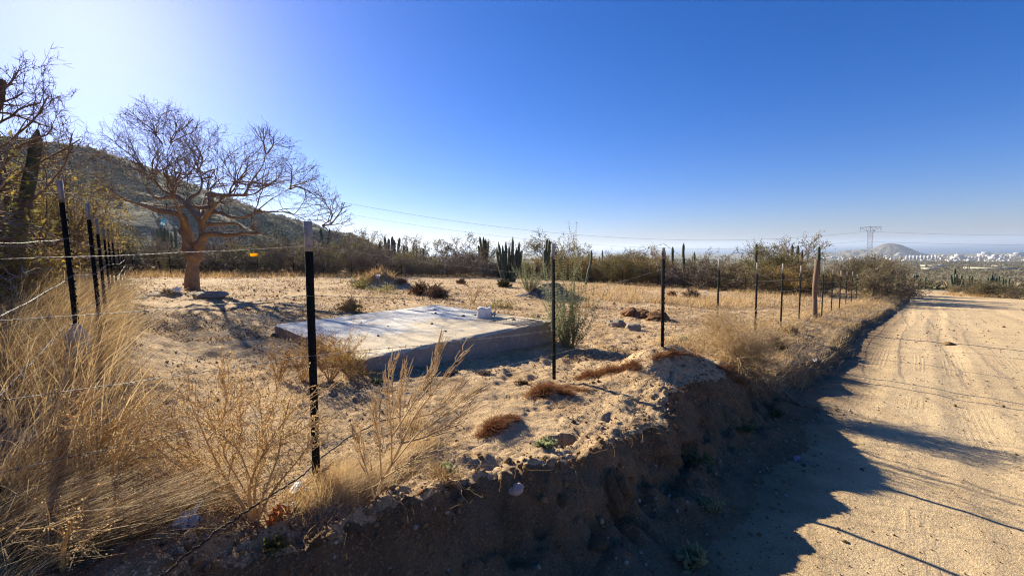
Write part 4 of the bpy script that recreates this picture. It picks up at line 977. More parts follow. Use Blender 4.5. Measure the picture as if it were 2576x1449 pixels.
# ------------------------------------------------------------------ the leafless tree
def cT(x, y): return (x*.3142+257.6, y*.3142+300.5)
TD = G(482, 729)[1]
def main_tree():
    rng = np.random.default_rng(42); base = G(482, 729)
    def pt(x, y, dz=0.): q = cT(x, y); p = W(q[0], q[1], TD+dz); return p
    k_ = TD/FPX*.3142                            # metres per crop pixel
    limbs = [   # (points (x, y, depth offset), start and end diameters in crop pixels)
        ([(712, 1400, 0), (718, 1250, 0), (728, 1150, 0), (736, 1090, 0), (738, 1050, 0)], 122, 118),
        ([(715, 1090, 0), (685, 1000, -.02), (672, 880, -.05), (645, 800, -.1), (625, 760, -.12), (560, 745, -.2), (470, 735, -.3), (400, 712, -.45), (300, 680, -.7), (215, 655, -1.0), (150, 640, -1.3)], 100, 16),
        ([(760, 1080, 0), (790, 1000, -.03), (800, 930, -.05), (790, 840, 0), (785, 790, 0)], 78, 60),
        ([(805, 940, -.1), (880, 915, -.25), (980, 925, -.4), (1080, 920, -.5), (1170, 908, -.6), (1275, 912, -.7)], 44, 34),
        ([(785, 850, 0), (860, 840, .1), (960, 835, .2), (1060, 830, .25), (1110, 850, .3), (1130, 890, .3), (1180, 865, .35)], 44, 14),
        ([(785, 800, 0), (735, 745, .05), (690, 690, .1), (640, 650, .15), (600, 615, .2), (550, 600, .3), (480, 570, .45), (440, 520, .5)], 60, 26),
        ([(600, 620, .2), (520, 625, .1), (430, 640, 0), (380, 590, -.1), (350, 540, -.2), (365, 490, -.3)], 36, 18),
        ([(780, 800, 0), (830, 765, .15), (880, 735, .25), (872, 680, .3), (862, 610, .35), (900, 600, .4), (990, 612, .5), (1090, 605, .6), (1140, 610, .7), (1210, 600, .9)], 62, 26),
        ([(860, 705, .3), (780, 705, .5), (700, 695, .7), (620, 700, .9), (540, 705, 1.1), (450, 690, 1.4)], 40, 16),
        ([(690, 690, .1), (690, 640, .3), (730, 605, .5), (770, 600, .6), (800, 540, .7), (795, 470, .8), (760, 430, .9)], 34, 18),
        ([(885, 740, .25), (960, 745, .0), (1020, 780, -.2), (1100, 790, -.4), (1180, 770, -.5), (1230, 740, -.6), (1350, 740, -.7), (1470, 742, -.7), (1560, 775, -.8), (1650, 815, -.9), (1760, 850, -1.0)], 36, 8),
        ([(1210, 745, -.55), (1190, 810, -.5), (1200, 845, -.5)], 22, 10),
        ([(1140, 605, .7), (1190, 500, .8), (1280, 380, .9), (1310, 280, 1.0)], 22, 10),
        ([(795, 480, .8), (860, 460, .9), (950, 470, 1.0), (1040, 500, 1.1)], 18, 9),
        ([(440, 520, .5), (400, 420, .6), (400, 330, .7), (460, 250, .8), (540, 190, .9)], 22, 8),
        ([(550, 600, .3), (600, 480, .5), (640, 400, .6), (560, 300, .7), (480, 200, .8)], 20, 8),
        ([(1230, 740, -.6), (1350, 640, -.9), (1500, 560, -1.2)], 14, 7),
        ([(760, 430, .9), (800, 340, 1.0), (880, 300, 1.1), (940, 330, 1.2), (900, 400, 1.2)], 14, 7),
        ([(672, 880, -.05), (640, 790, -.8), (600, 700, -1.5), (560, 620, -2.0)], 40, 12),
        ([(790, 830, 0), (850, 740, -.9), (930, 660, -1.6), (1020, 590, -2.2)], 40, 12),
        ([(785, 790, 0), (800, 700, 1.2), (820, 620, 2.0), (850, 560, 2.6)], 40, 12)]
    sk = Soup(); nodes, nrad = [], []
    for pts, d0, d1 in limbs:
        P = np.array([pt(*p) for p in pts]); 
        if pts[0][1] == 1400: P[0][2] -= .25
        s = np.concatenate([[0], np.cumsum(np.linalg.norm(np.diff(P, axis=0), axis=1))]); q = np.arange(0, s[-1], .06)
        Q = np.stack([np.interp(q, s, P[:, k]) for k in range(3)], 1)
        for _ in range(3): Q[1:-1] = (Q[:-2]+2*Q[1:-1]+Q[2:])/4
        r = (d0+(d1*.6-d0)*(q/s[-1])**.8)*k_/2*(1+.07*vnoise(q*5, q*0+d0, 3)); r = r*(1+.16*np.exp(-(q/.12)**2)*(pts[0][1] == 1400))
        V, F = polytube(Q, r, 12); sk.add(V, F)
        for a, b in zip(Q[::2], r[::2]):
            if pts[0][1] != 1400: nodes.append(a); nrad.append(b)
    # swollen scar at the fork
    bmk = bmesh.new()
    for (x, y, dz, rr) in ((775, 1000, -.06, 44), (690, 1030, 0, 50), (862, 600, .35, 26), (740, 1090, 0, 62), (658, 900, -.05, 44), (795, 960, -.05, 36)):
        mm = Matrix.Translation(Vector(pt(x, y, dz))) @ Matrix.Scale(rr*k_, 4); bmesh.ops.create_icosphere(bmk, subdivisions=2, radius=1, matrix=mm)
    sk.add(np.array([v.co[:] for v in bmk.verts]), np.array([[v.index for v in f.verts] for f in bmk.faces])); bmk.free()
    rt = thing('leafless_tree', 'leafless spreading tree with a thick orange brown trunk in the sandy lot', 'tree', base)
    me = sk.mesh('trunk', MS['bark'], True); o = link('trunk', me, None)
    md = o.modifiers.new('fuse', 'REMESH'); md.mode = 'VOXEL'; md.voxel_size = .022; md.use_smooth_shade = True
    ms_ = o.modifiers.new('soften', 'SMOOTH'); ms_.factor = .5; ms_.iterations = 3
    dg = bpy.context.evaluated_depsgraph_get(); ev = o.evaluated_get(dg); m2 = bpy.data.meshes.new_from_object(ev); o.modifiers.clear()
    n = len(m2.vertices); co = np.zeros(n*3); m2.vertices.foreach_get('co', co); co = co.reshape(-1, 3); nn = np.zeros(n*3); m2.vertices.foreach_get('normal', nn); nn = nn.reshape(-1, 3)
    co += nn*(.016*fbm(co[:, 0]*5+co[:, 1]*3, co[:, 2]*4, 4, 71) + .006*fbm(co[:, 0]*20, co[:, 2]*14+co[:, 1]*9, 3, 72))[:, None]
    m2.vertices.foreach_set('co', (co-base).ravel()); m2.materials.clear(); m2.materials.append(MS['bark']); m2.polygons.foreach_set('use_smooth', np.ones(len(m2.polygons), bool)); m2.update()
    o.data = m2; o.parent = rt
    # the crown: straight spreading branches with short side twigs, kept inside the traced outline
    up_x = [-60, 40, 170, 330, 520, 640, 800, 960, 1130, 1280, 1440, 1620, 1750, 1850, 1980]
    up_y = [230, 30, -60, -150, -190, 0, 20, 80, 90, 70, 110, 290, 460, 560, 760]
    lo_x = [-60, 150, 400, 800, 1200, 1500, 1700, 1980]; lo_y = [640, 710, 640, 600, 760, 850, 880, 870]
    MI = np.linalg.inv(_M)
    def inside(p):
        q = MI @ (p-np.array([0, 0, EYE])); X = 1288-FPX*q[0]/q[2]; Y = 724.5+FPX*q[1]/q[2]; x = (X-257.6)/.3142; y = (Y-300.5)/.3142
        if x < -60 or x > 1980: return False
        h = math.sqrt(max(.05, 1-((x-880)/1150)**2))
        return np.interp(x, up_x, up_y) < y < np.interp(x, lo_x, lo_y) and abs(p[1]-TD) < 3.1*h
    out = []; ctr = pt(840, 900, 0)
    def br(p, d, L, r, lvl):
        n = max(2, int(L/.085)); wob = (.13, .15, .17, .2)[lvl]; rt_ = r; side = rng.choice([-1, 1])
        low = p[2]-base[2] < 2.6
        for k in range(n):
            bend = rng.normal(size=3)*wob; bend[2] += (.01 if low else .035) - (.03 if lvl == 0 and k > n*.6 and low else 0)
            if k % 4 == 0: bend += rng.normal(size=3)*wob*1.3
            d = d+bend; d /= np.linalg.norm(d); q = p+d*.085; r1 = max(.0026, r*(1-.82*(k+1)/n)); out.append((p-base, q-base, rt_, r1)); rt_ = r1; p = q
            if not inside(p) and k > 1:
                if lvl or rng.uniform() < .7: break
            if lvl < 3 and rng.uniform() < (.62, .60, .42)[lvl] and k > (2 if lvl == 0 else 0):
                v = np.cross(d, rng.normal(size=3)); v /= np.linalg.norm(v); side = -side; an = rng.uniform(.5, 1.0)
                nd = d*math.cos(an)+v*math.sin(an)*side; nd[2] += .12*(1 if not low else .2); nd /= np.linalg.norm(nd)
                br(p, nd, L*(.55, .48, .45)[lvl]*rng.uniform(.5, 1.15)*(1.1-.5*k/n), max(.0034, r1*.72), lvl+1)
            elif lvl >= 1 and rng.uniform() < .35:
                v = rng.normal(size=3)+d*.7; v /= np.linalg.norm(v); out.append((p-base, p+v*rng.uniform(.02, .06)-base, .0036, .0026))
    N = np.array(nodes); nr_ = np.array(nrad)
    seeds = [len(N)-1]
    order = rng.permutation(len(N)); got = []
    for i in order:
        if nr_[i] > .16: continue
        if all(np.linalg.norm(N[i]-N[j]) > .45 for j in got): got.append(i)
    print('tree seeds', len(got))
    for i in got:
        d = N[i]-ctr; d[2] = max(d[2], -.1)*.8+.35+rng.uniform(-.15, .5); d += rng.normal(size=3)*.55; d /= np.linalg.norm(d)
        br(N[i], d, rng.uniform(1.3, 2.7), min(.021, max(.011, nr_[i]*.5)), 0)
    for P_end, d_ in [(pt(*l[0][-1]), pt(*l[0][-1])-pt(*l[0][-2])) for l in limbs if l[0][-1][1] != 1050 and l[0][0][0] != 805]:
        for _ in range(3):
            d = d_/np.linalg.norm(d_)+rng.normal(size=3)*.35; d[2] += .15; br(P_end, d/np.linalg.norm(d), rng.uniform(1.2, 2.3), .022, 0)
    print('tree segs', len(out))
    s = Soup(); segs_mesh(out, '', 0, 4, s)
    link('crown', s.mesh('crown', MS['twig_tree']), rt)
    # blue rag caught on a limb
    p = pt(487, 825, -.45)
    tag(link('blue_rag', rag_mesh(3, .12, .22, MS['plastic_blue']), None, p, (1.2, .3, .4)), 'blue and white plastic scrap caught on a left branch of the leafless tree', 'litter')
def rag_mesh(seed, w_, h_, m, amp=.3, n=14):
    rng = np.random.default_rng(seed); g = np.linspace(-.5, .5, n); X, Y = np.meshgrid(g, g, indexing='ij')
    Z = fbm(X*4+seed, Y*4, 3, seed)*amp*w_; jag = 1+.35*fbm(np.arctan2(Y, X)*1.5, X*0+seed, 3, seed+5)
    V = np.stack([X*w_*jag+Z*.4, Y*h_*jag, Z+.25*w_*fbm(X*9, Y*9, 2, seed+2)], -1).reshape(-1, 3); ii = np.arange(n*n).reshape(n, n)
    F = np.stack([ii[:-1, :-1], ii[1:, :-1], ii[1:, 1:], ii[:-1, 1:]], -1).reshape(-1, 4)
    me = mesh_np('scrap', V, F, m, True); return me
main_tree()
# dark trunk and bare crown at the left edge of the picture
def edge_tree():
    rng = np.random.default_rng(8); b = W(24, 690, 5.6); z = hz(b[0], b[1]); rt = thing('mesquite_tree', 'dark rough trunked bare tree cut by the left edge of the photo', 'tree', (b[0], b[1], z))
    def pp(x, y, d=5.6): return W(x, y, d)-np.array([b[0], b[1], z])
    tr = Soup()
    for pts, r0, r1 in (([(22, 720), (26, 600), (42, 555)], .13, .12), ([(40, 565), (20, 500), (-10, 440), (-30, 330), (-40, 260)], .11, .07), ([(40, 570), (62, 520), (82, 490)], .10, .03), ([(-38, 300), (0, 250), (4, 200)], .07, .035)):
        P = np.array([pp(*p) for p in pts]); t = np.linspace(0, 1, len(P)); q = np.linspace(0, 1, 14); Q = np.stack([np.interp(q, t, P[:, k]) for k in range(3)], 1)
        for _ in range(2): Q[1:-1] = (Q[:-2]+2*Q[1:-1]+Q[2:])/4
        if pts[0][1] == 720: Q[0][2] = -.3
        tr.add(*polytube(Q, np.linspace(r0, r1, 14)*(1+.12*rng.normal(size=14)), 10))
    link('trunk', tr.mesh('trunk', MS['bark_dark'], True), rt)
    out, tips = [], []; P = dict(seg=.12, wob=.17, up=.02, n=[7, 6, 4, 0], ang=.8, lr=.55, rr=.55, rmin=.003, maxl=3, low=.1)
    for (x, y, dx, dy, L) in ((-10, 440, .5, .5, 1.0), (-34, 330, .8, .55, .75), (0, 240, .7, .3, .4), (-36, 270, .8, .3, .5), (60, 520, .9, .8, 1.2), (-5, 450, .9, .25, 1.1), (-20, 380, 1, .45, 1.0), (-36, 290, .9, .2, .8), (30, 560, .7, .9, 1.1)):
        grow(rng, pp(x, y), (dx, rng.uniform(-.5, .4), dy), L, .02, 0, P, out, tips)
    link('crown', segs_mesh(out, 'crown', MS['twig_tree'], 3), rt)
edge_tree()
# leafy, yellowing bushes between the edge tree and the big tree
def leafy_bush(px, pyb, d, top, wpx, label, seed, lm, nl, tw='twig_tree', stems=9):
    rng = np.random.default_rng(seed); b = W(px, pyb, d); z = hz(b[0], b[1]); H = W(px, top, d)[2]-z; Wd = wpx*d/FPX
    rt = thing('bush', label, 'bush', (b[0], b[1], z)); out, tips = [], []
    P = dict(seg=.15, wob=.16, up=.015, n=[6, 5, 4, 0], ang=.7, lr=.55, rr=.6, rmin=.003, maxl=3, low=.2)
    for k in range(stems):
        a = rng.uniform(0, 6.3); t = rng.uniform(0, .5)*Wd/H
        grow(rng, (math.cos(a)*.1, math.sin(a)*.1, -.05), (math.cos(a)*t, math.sin(a)*t, 1), H*rng.uniform(.5, .8), .022, 0, P, out, tips)
    link('branches', segs_mesh(out, 'branches', MS[tw], 3), rt)
    tp = np.array([t[0] for t in tips if t[2] >= 2]); tp = np.repeat(tp, nl, 0)+rng.normal(size=(len(tp)*nl, 3))*.06
    tp = tp[tp[:, 2] < H*.8]
    V, F = leaves(tp, rng.normal(size=tp.shape), rng.uniform(.025, .05, len(tp)), rng.uniform(.012, .022, len(tp)), rng); link('foliage', mesh_np('foliage', V, F, MS[lm]), rt)
leafy_bush(150, 740, 8.5, 300, 190, 'tall bush with yellowing leaves left of the big leafless tree', 21, 'leaf_yellow', 3)
leafy_bush(60, 760, 7.2, 330, 150, 'bush with olive and yellow leaves beside the cactus column at left', 22, 'leaf_olive', 3)
leafy_bush(185, 720, 12, 350, 140, 'thin leaved bush directly left of the leafless tree', 23, 'leaf_yellow', 2)
leafy_bush(40, 800, 7.2, 420, 150, 'olive bush low behind the dark trunk at the left edge', 24, 'leaf_olive', 4)
leafy_bush(300, 700, 24, 540, 120, 'round olive bush beyond the end of the side fence', 25, 'leaf_olive', 5)
leafy_bush(60, 850, 5.0, 580, 110, 'dry tangled brown bush behind the first side fence post', 26, 'leaf_yellow', 1, 'twig_warm', 12)
# ------------------------------------------------------------------ grasses and ground litter
def scatter(n, fx, seed):
    """fx(rng, n) -> x, y candidates"""
    return fx(np.random.default_rng(seed), n)
def on_ground(x, y, lift=0.): return np.stack([x, y, height(x, y)+lift], 1)
def grass(name, x, y, h, lean, width, seed, mats, label, cat='grass', curl=.5, segs=3, spread=.35):
    rng = np.random.default_rng(seed); n = len(x); base = on_ground(x, y, -.01)
    cell = vnoise(x*1.7, y*1.7, seed+3)-.5; c2 = vnoise(x*9, y*9, seed+4)-.5
    ln = np.array(lean)[None]*(1+.9*cell+.9*c2)[:, None] + rng.normal(size=(n, 2))*spread + np.stack([c2*.4, cell*.9], 1)
    h = h*(.75+.5*vnoise(x*5, y*5, seed+7))
    width = width*np.where(rng.uniform(size=n) < .12, 2.0, 1)
    V, F = blades(base, h, ln, width*rng.uniform(.7, 1.3, n), rng, segs, curl)
    mi = np.repeat(rng.integers(0, len(mats), n), segs)
    return stuff(link(name, mesh_np(name, V, F, None, False, mats, mi)), label, cat)
def tuft_xy(rng, cx, cy, per, sd):
    n = len(cx); return (np.repeat(cx, per)+rng.normal(size=n*per)*sd), (np.repeat(cy, per)+rng.normal(size=n*per)*sd)
ST = [MS['straw'], MS['straw_pale'], MS['straw'], MS['straw_brown']]
rng = np.random.default_rng(99)
# tall straw along the side fence, swept to the right by the wind
def side_grass():
    rg_ = np.random.default_rng(1); n = 270
    t = rg_.uniform(-1.9, 7.5, n); off = np.minimum(rg_.normal(size=n)*.6-.55, .12)
    nr = np.array([LF_D[1], -LF_D[0]]); c = LF_P+LF_D*t[:, None]+nr*off[:, None]
    c = c[np.hypot(c[:, 0]*.8, c[:, 1]) > 1.25]
    x, y = tuft_xy(rg_, c[:, 0], c[:, 1], 44, .09); u_, w_ = uw(x, y); k = (w_ > edge_w(u_)+.16); x, y = x[k], y[k]
    h = rg_.uniform(.25, .70, len(x))*(.75+.25*vnoise(x*2, y*2, 4))
    grass('dry_grass', x, y, h, (.72, .05), .0044, 2, ST, 'tall straw grass swept to the right along the side fence', curl=.45, segs=4, spread=.3)
    # short grass at the foot of the frame
    n = 210; px = rg_.uniform(-40, 950, n); py = rg_.uniform(1150, 1440, n); cc = []
    for a, b in zip(px, py):
        if b > 1330-.13*a+90*math.sin(a*.011) or (a < 230 and rg_.uniform() < .7):
            g = G(a, b, 12); cc.append(g)
    cc = np.array(cc); x, y = tuft_xy(rg_, cc[:, 0], cc[:, 1], 60, .055); u_, w_ = uw(x, y); k = (w_ > edge_w(u_)+.20+.12*vnoise(x*4, y*4, 77)) & (np.hypot(x, y) > 1.15); x, y = x[k], y[k]
    grass('dry_grass', x, y, rg_.uniform(.05, .20, len(x)), (.75, .2), .0030, 3, ST, 'short tangled straw grass at the foot of the nearest post', curl=.3, spread=.55)
    # fluffy pale tuft right of the post and round the stalk plant
    cx = np.array([G(a, b, 9)[:2] for a, b in ((870, 1230), (895, 1205), (850, 1235), (915, 1215), (1010, 1160), (1060, 1120), (830, 1250), (780, 1265), (1040, 1070), (985, 1180))])
    x, y = tuft_xy(rg_, cx[:, 0], cx[:, 1], 420, .06); grass('dry_grass', x, y, rg_.uniform(.05, .15, len(x)), (.35, .15), .0024, 4, [MS['straw_pale'], MS['straw']], 'fluffy pale straw tufts right of the nearest post', curl=.2, spread=.5)
side_grass()
def bank_grass():
    rg_ = np.random.default_rng(31); n = 850
    u_ = 6.0+(rg_.uniform(0, 1, n)**1.5)*46; w_ = edge_w(u_)+rg_.uniform(-.05, 1.0, n)**1.0*1.5
    x, y = xy(u_, w_); x, y = tuft_xy(rg_, x, y, 26, .10)
    d = np.hypot(x, y); grass('dry_grass', x, y, rg_.uniform(.05, .20, len(x)), (.30, -.35), .0055, 32, ST, 'straw grass lying over the verge along the road bank', spread=.5)
    # back of the lot
    n = 1700; px = rg_.uniform(1420, 2230, n); py = rg_.uniform(700, 775, n); ok = py < 790-.03*(px-1450)
    cc = np.array([G(a, b, 60)[:2] for a, b in zip(px[ok], py[ok])]); u2, w2 = uw(cc[:, 0], cc[:, 1]); cc = cc[(w2 > 1.2) & (vnoise(cc[:, 0]*.45, cc[:, 1]*.45, 6)*.6+vnoise(cc[:, 0]*1.6, cc[:, 1]*1.6, 8)*.4 > .52)]
    x, y = tuft_xy(rg_, cc[:, 0], cc[:, 1], 20, .16); grass('dry_grass', x, y, rg_.uniform(.08, .36, len(x)), (.25, -.1), .012, 33, [MS['straw'], MS['straw_pale'], MS['straw_brown']], 'straw grass across the back right of the lot', spread=.5, segs=2)
    n = 900; px = rg_.uniform(330, 1430, n); py = rg_.uniform(682, 700, n)
    cc = np.array([G(a, b, 60)[:2] for a, b in zip(px, py)]); x, y = tuft_xy(rg_, cc[:, 0], cc[:, 1], 16, .25)
    grass('dry_grass', x, y, rg_.uniform(.1, .38, len(x)), (.2, -.1), .014, 34, [MS['straw'], MS['straw_brown']], 'low dry grass along the foot of the back fence', spread=.5, segs=2)
    # sparse low grass in the near lot
    n = 420; px = np.concatenate([rg_.uniform(250, 760, n//2), rg_.uniform(1450, 2000, n//2)]); py = np.concatenate([rg_.uniform(930, 1200, n//2), rg_.uniform(790, 890, n//2)])
    cc = np.array([G(a, b, 20)[:2] for a, b in zip(px, py)]); x, y = tuft_xy(rg_, cc[:, 0], cc[:, 1], 22, .09)
    grass('dry_grass', x, y, rg_.uniform(.02, .09, len(x)), (.5, -.1), .003, 35, ST, 'sparse low straw on the sand of the lot', spread=.8, segs=2)
    # trampled brown remains between the heaps
    n = 90000; d = 5*np.exp(rg_.uniform(0, 1, n)**.9*math.log(34/5)); rt = rg_.uniform(-.95, .95, n); x, y = rt*d, d; u2, w2 = uw(x, y); q = (vnoise(x*.8, y*.8, 12)*.6+vnoise(x*2.6, y*2.6, 13)*.4 > .53) & (w2 > edge_w(u2)+.3) & (left_dist(x, y) > 0); ca, sa = SL_A@(np.stack([x, y])-SL_N[:, None]), SL_B@(np.stack([x, y])-SL_N[:, None]); q &= ~((ca > -.05) & (ca < SLA+.05) & (sa > -.05) & (sa < SLB+.05)); x, y, d = x[q], y[q], d[q]
    grass('dry_debris', x, y, rg_.uniform(.02, .08, len(x))*np.clip(d/9, .8, 2.2), (.5, -.1), .013, 37, [MS['straw_brown'], MS['twig_warm'], MS['twig_tree'], MS['straw']], 'trampled brown remains of dry plants across the middle of the lot', 'debris', spread=1.0, segs=2)
    n = 300; x, y = W(2400, 735, 40)[:2]; u_ = rg_.uniform(55, 62, n); w_ = rg_.uniform(-22, -2, n); x, y = xy(u_, w_); x, y = tuft_xy(rg_, x, y, 24, .3)
    grass('dry_grass', x, y, rg_.uniform(.15, .5, len(x)), (.2, -.1), .02, 36, [MS['straw'], MS['straw_brown']], 'dry grass at the far side of the clearing', spread=.5, segs=2)
bank_grass()
# straws, twigs, pebbles lying about
def litter():
    rg_ = np.random.default_rng(51); n = 34000
    d = 1.3*np.exp(rg_.uniform(0, 1, n)*math.log(20/1.3)); rt = rg_.uniform(-1.25, 1.0, n); x, y = rt*d, d; u_, w_ = uw(x, y); k = (w_ > edge_w(u_)+.08); k &= vnoise(x*1.1, y*1.1, 7)+.35*rg_.uniform(size=len(x)) > .45; x, y, d = x[k], y[k], d[k]
    a = on_ground(x, y, .004); an = rg_.normal(size=len(x))*.8+.5; L = rg_.uniform(.02, .10, len(x))*np.clip(d/5, .8, 2); b = a+np.stack([np.cos(an)*L, np.sin(an)*L, rg_.uniform(-.1, .35, len(x))*L], 1); b[:, 2] = np.maximum(b[:, 2], height(b[:, 0], b[:, 1])+.003)
    r = rg_.uniform(.0008, .002, len(x))*np.clip(d/4, .8, 2.5); V, F = tubes(a, b, r, r, 3); mi = np.repeat(rg_.integers(0, 3, len(x)), 3)
    stuff(link('straw_litter', mesh_np('straw_litter', V, F, None, False, [MS['straw'], MS['straw_brown'], MS['straw_pale']], mi)), 'broken straws and twigs strewn over the sandy lot', 'litter')
    # dark crumbs of soil and bark lying in drifts
    n = 30000; d = 1.2*np.exp(rg_.uniform(0, 1, n)*math.log(26/1.2)); rt = rg_.uniform(-1.25, 1.25, n); x, y = rt*d, d; u_, w_ = uw(x, y)
    lot = (w_ > edge_w(u_)); k = np.where(lot, vnoise(x*1.4+3, y*1.4, 17) > .45, rg_.uniform(size=n) < .14); x, y, d, lot = x[k], y[k], d[k], lot[k]
    s = rg_.uniform(.003, .011, len(x))*np.clip(d/4, .7, 3)*np.where(rg_.uniform(size=len(x)) < .04, 2.2, 1)
    c = on_ground(x, y, 0); c[:, 2] += s*.3
    O = np.array([[1, 0, 0], [0, 1, 0], [-1, 0, 0], [0, -1, 0], [0, 0, .8], [0, 0, -.8]]); V = (c[:, None, :]+O[None]*s[:, None, None]*rg_.uniform(.6, 1.3, (len(x), 6, 1)))
    f = np.array([[0, 1, 4], [1, 2, 4], [2, 3, 4], [3, 0, 4], [1, 0, 5], [2, 1, 5], [3, 2, 5], [0, 3, 5]]); F = (np.arange(len(x))[:, None, None]*6+f[None]).reshape(-1, 3)
    mi = np.repeat(rg_.choice(4, len(x), p=[.45, .25, .2, .1]), 8)
    stuff(link('pebbles', mesh_np('pebbles', V.reshape(-1, 3), F, None, False, [MS['clod'], MS['clod_red'], MS['rock'], MS['rock_dark']], mi)), 'small pebbles and crumbs of earth on the sand', 'pebbles')
    # clods broken from the lip of the bank
    n = 800; u_ = rg_.uniform(-.2, 5.6, n); w_ = edge_w(u_)+rg_.normal(size=n)*.11-.04; x, y = xy(u_, w_)
    s = .004+.016*rg_.uniform(0, 1, n)**2.2*np.where(rg_.uniform(size=n) < .08, 1.8, 1); c = on_ground(x, y, 0); c[:, 2] += s*.35
    bm = bmesh.new(); bmesh.ops.create_icosphere(bm, subdivisions=1, radius=1); B = np.array([v.co[:] for v in bm.verts]); Fi = np.array([[v.index for v in f_.verts] for f_ in bm.faces]); bm.free()
    V = c[:, None, :]+B[None]*s[:, None, None]*rg_.uniform(.6, 1.25, (n, len(B), 1))*np.array([1, 1, .75]); F = (np.arange(n)[:, None, None]*len(B)+Fi[None]).reshape(-1, 3)
    stuff(link('earth_clods', mesh_np('earth_clods', V.reshape(-1, 3), F, MS['clod'])), 'clods of sandy earth broken along the lip of the bank', 'clods')
litter()
def roots():
    rg_ = np.random.default_rng(71); out = []
    for k in range(170):
        u_ = rg_.uniform(-.1, 5.4); w_ = float(edge_w(np.array([u_]))[0])-rg_.uniform(-.02, .10); x, y = xy(u_, w_); p = np.array([x, y, hz(x, y)+.005]); d = np.array([-.69*-1*.6+rg_.normal()*.5, -.72*.6+rg_.normal()*.5, rg_.normal()*.3]); d /= np.linalg.norm(d)
        for j in range(6):
            q = p+d*rg_.uniform(.015, .035); out.append((p, q, .0014, .0011)); d = d+rg_.normal(size=3)*.35-np.array([0, 0, .22]); d /= np.linalg.norm(d); p = q
    stuff(link('dead_roots', segs_mesh(out, 'dead_roots', MS['straw_brown'], 3)), 'thin dead roots hanging from the lip of the earth bank', 'roots')
roots()
def face_stones():
    rg_ = np.random.default_rng(73); n = 2600; u_ = rg_.uniform(-.3, 6.2, n); w_ = edge_w(u_)-rg_.uniform(0, 1.0, n)**1.4*.95+.03; x, y = xy(u_, w_)
    s = .003+.014*rg_.uniform(0, 1, n)**3; c = on_ground(x, y, 0); bm = bmesh.new(); bmesh.ops.create_icosphere(bm, subdivisions=1, radius=1); B = np.array([v.co[:] for v in bm.verts]); Fi = np.array([[v.index for v in f_.verts] for f_ in bm.faces]); bm.free()
    V = c[:, None, :]+B[None]*s[:, None, None]*rg_.uniform(.55, 1.3, (n, len(B), 1)); F = (np.arange(n)[:, None, None]*len(B)+Fi[None]).reshape(-1, 3)
    mi = np.repeat(rg_.choice(3, n, p=[.6, .25, .15]), len(Fi))
    stuff(link('bank_stones', mesh_np('bank_stones', V.reshape(-1, 3), F, None, False, [MS['clod'], MS['rock'], MS['clod_red']], mi)), 'small stones and crumbs stuck in and below the bank face', 'stones')
face_stones()
# ------------------------------------------------------------------ rocks and clods one can pick out
ROCKS = [rock_mesh('rock', MS['rock'], 10+i, 3, .3, .62) for i in range(3)]
def rock(px, py, w_px, label, me=None, name='rock', fl=1.0, cat='rock', sx=1.0, sink=.25):
    g = G(px, py); r = w_px*g[1]/FPX/2
    return thing(name, label, cat, (g[0], g[1], hz(g[0], g[1])+r*.62*fl*(.5-sink)), rg.uniform(0, 6), None, me or rg.choice(ROCKS), (r*sx, r/sx, r*fl))
DR = rock_mesh('rock', MS['rock_dark'], 31, 3, .3, .6); RC = rock_mesh('clod', MS['clod_red'], 41, 3, .5, .6, 3); CL = rock_mesh('clod', MS['clod'], 43, 3, .5, .8, 3)
rock(525, 748, 82, 'flat pale grey boulder just right of the foot of the leafless tree', me=rock_mesh('rock', MS['rock'], 77, 3, .3, .45), fl=.55)
rock(443, 734, 22, 'small white stone left of the foot of the leafless tree', me=rock_mesh('rock', MS['plastic_white'], 78, 2, .3, .8))
rock(398, 742, 50, 'low grey rock left of the tree in the shade', fl=.5)
rock(352, 752, 40, 'pale flat stone at the edge of the straw left of the tree', fl=.5)
rock(706, 838, 44, 'blue grey boulder by the left corner of the concrete slab', me=DR, fl=.8)
rock(1548, 822, 50, 'grey flat topped rock with dry grass in front, right of the green bush', fl=1.1)
rock(1592, 832, 44, 'pale pointed rock beside the grey flat topped one', fl=1.1)
rock(1582, 792, 42, 'reddish clod of earth, left one of the row behind the third post', me=RC, cat='clod', name='clod')
rock(1612, 795, 46, 'reddish clod of earth, middle one of the row behind the third post', me=RC, cat='clod', name='clod')
rock(1650, 802, 64, 'largest reddish clod of earth, touching the third post', me=RC, cat='clod', name='clod', fl=.9)
rock(1640, 808, 38, 'dark reddish clod in front of the largest one', me=RC, cat='clod', name='clod', fl=.8)
rock(1680, 845, 26, 'flat brown stone just right of the third post', me=DR, fl=.5)
rock(1443, 1062, 13, 'small brown clod alone on the sand right of the rust coloured clumps', me=CL, cat='clod', name='clod')
rock(1452, 1088, 12, 'tiny dark clod on the sand above the burrow', me=CL, cat='clod', name='clod')
rock(1325, 1027, 13, 'little pale pebble in front of the rust clump under the second post', fl=1)
rock(1128, 1218, 26, 'round clod sitting by the small green weed on the bank', me=CL, cat='clod', name='clod')
rock(1180, 1238, 30, 'large clod on the bank lip below the small green weed', me=CL, cat='clod', name='clod')
rock(880, 1330, 34, 'dark rounded clod on the bank lip near the bottom of the photo', me=CL, cat='clod', name='clod')
rock(800, 1370, 34, 'dark clod beside the hollow at the bottom left of the bank', me=CL, cat='clod', name='clod')
g = G(1297, 1252); thing('rock', 'pale pink stone stuck in the shaded face of the earth bank', 'rock', (g[0], g[1], g[2]+.01), .4, None, rock_mesh('rock', mat('pink_stone', (.42, .30, .24), .9), 88, 3, .2, .6), (.045, .035, .055))
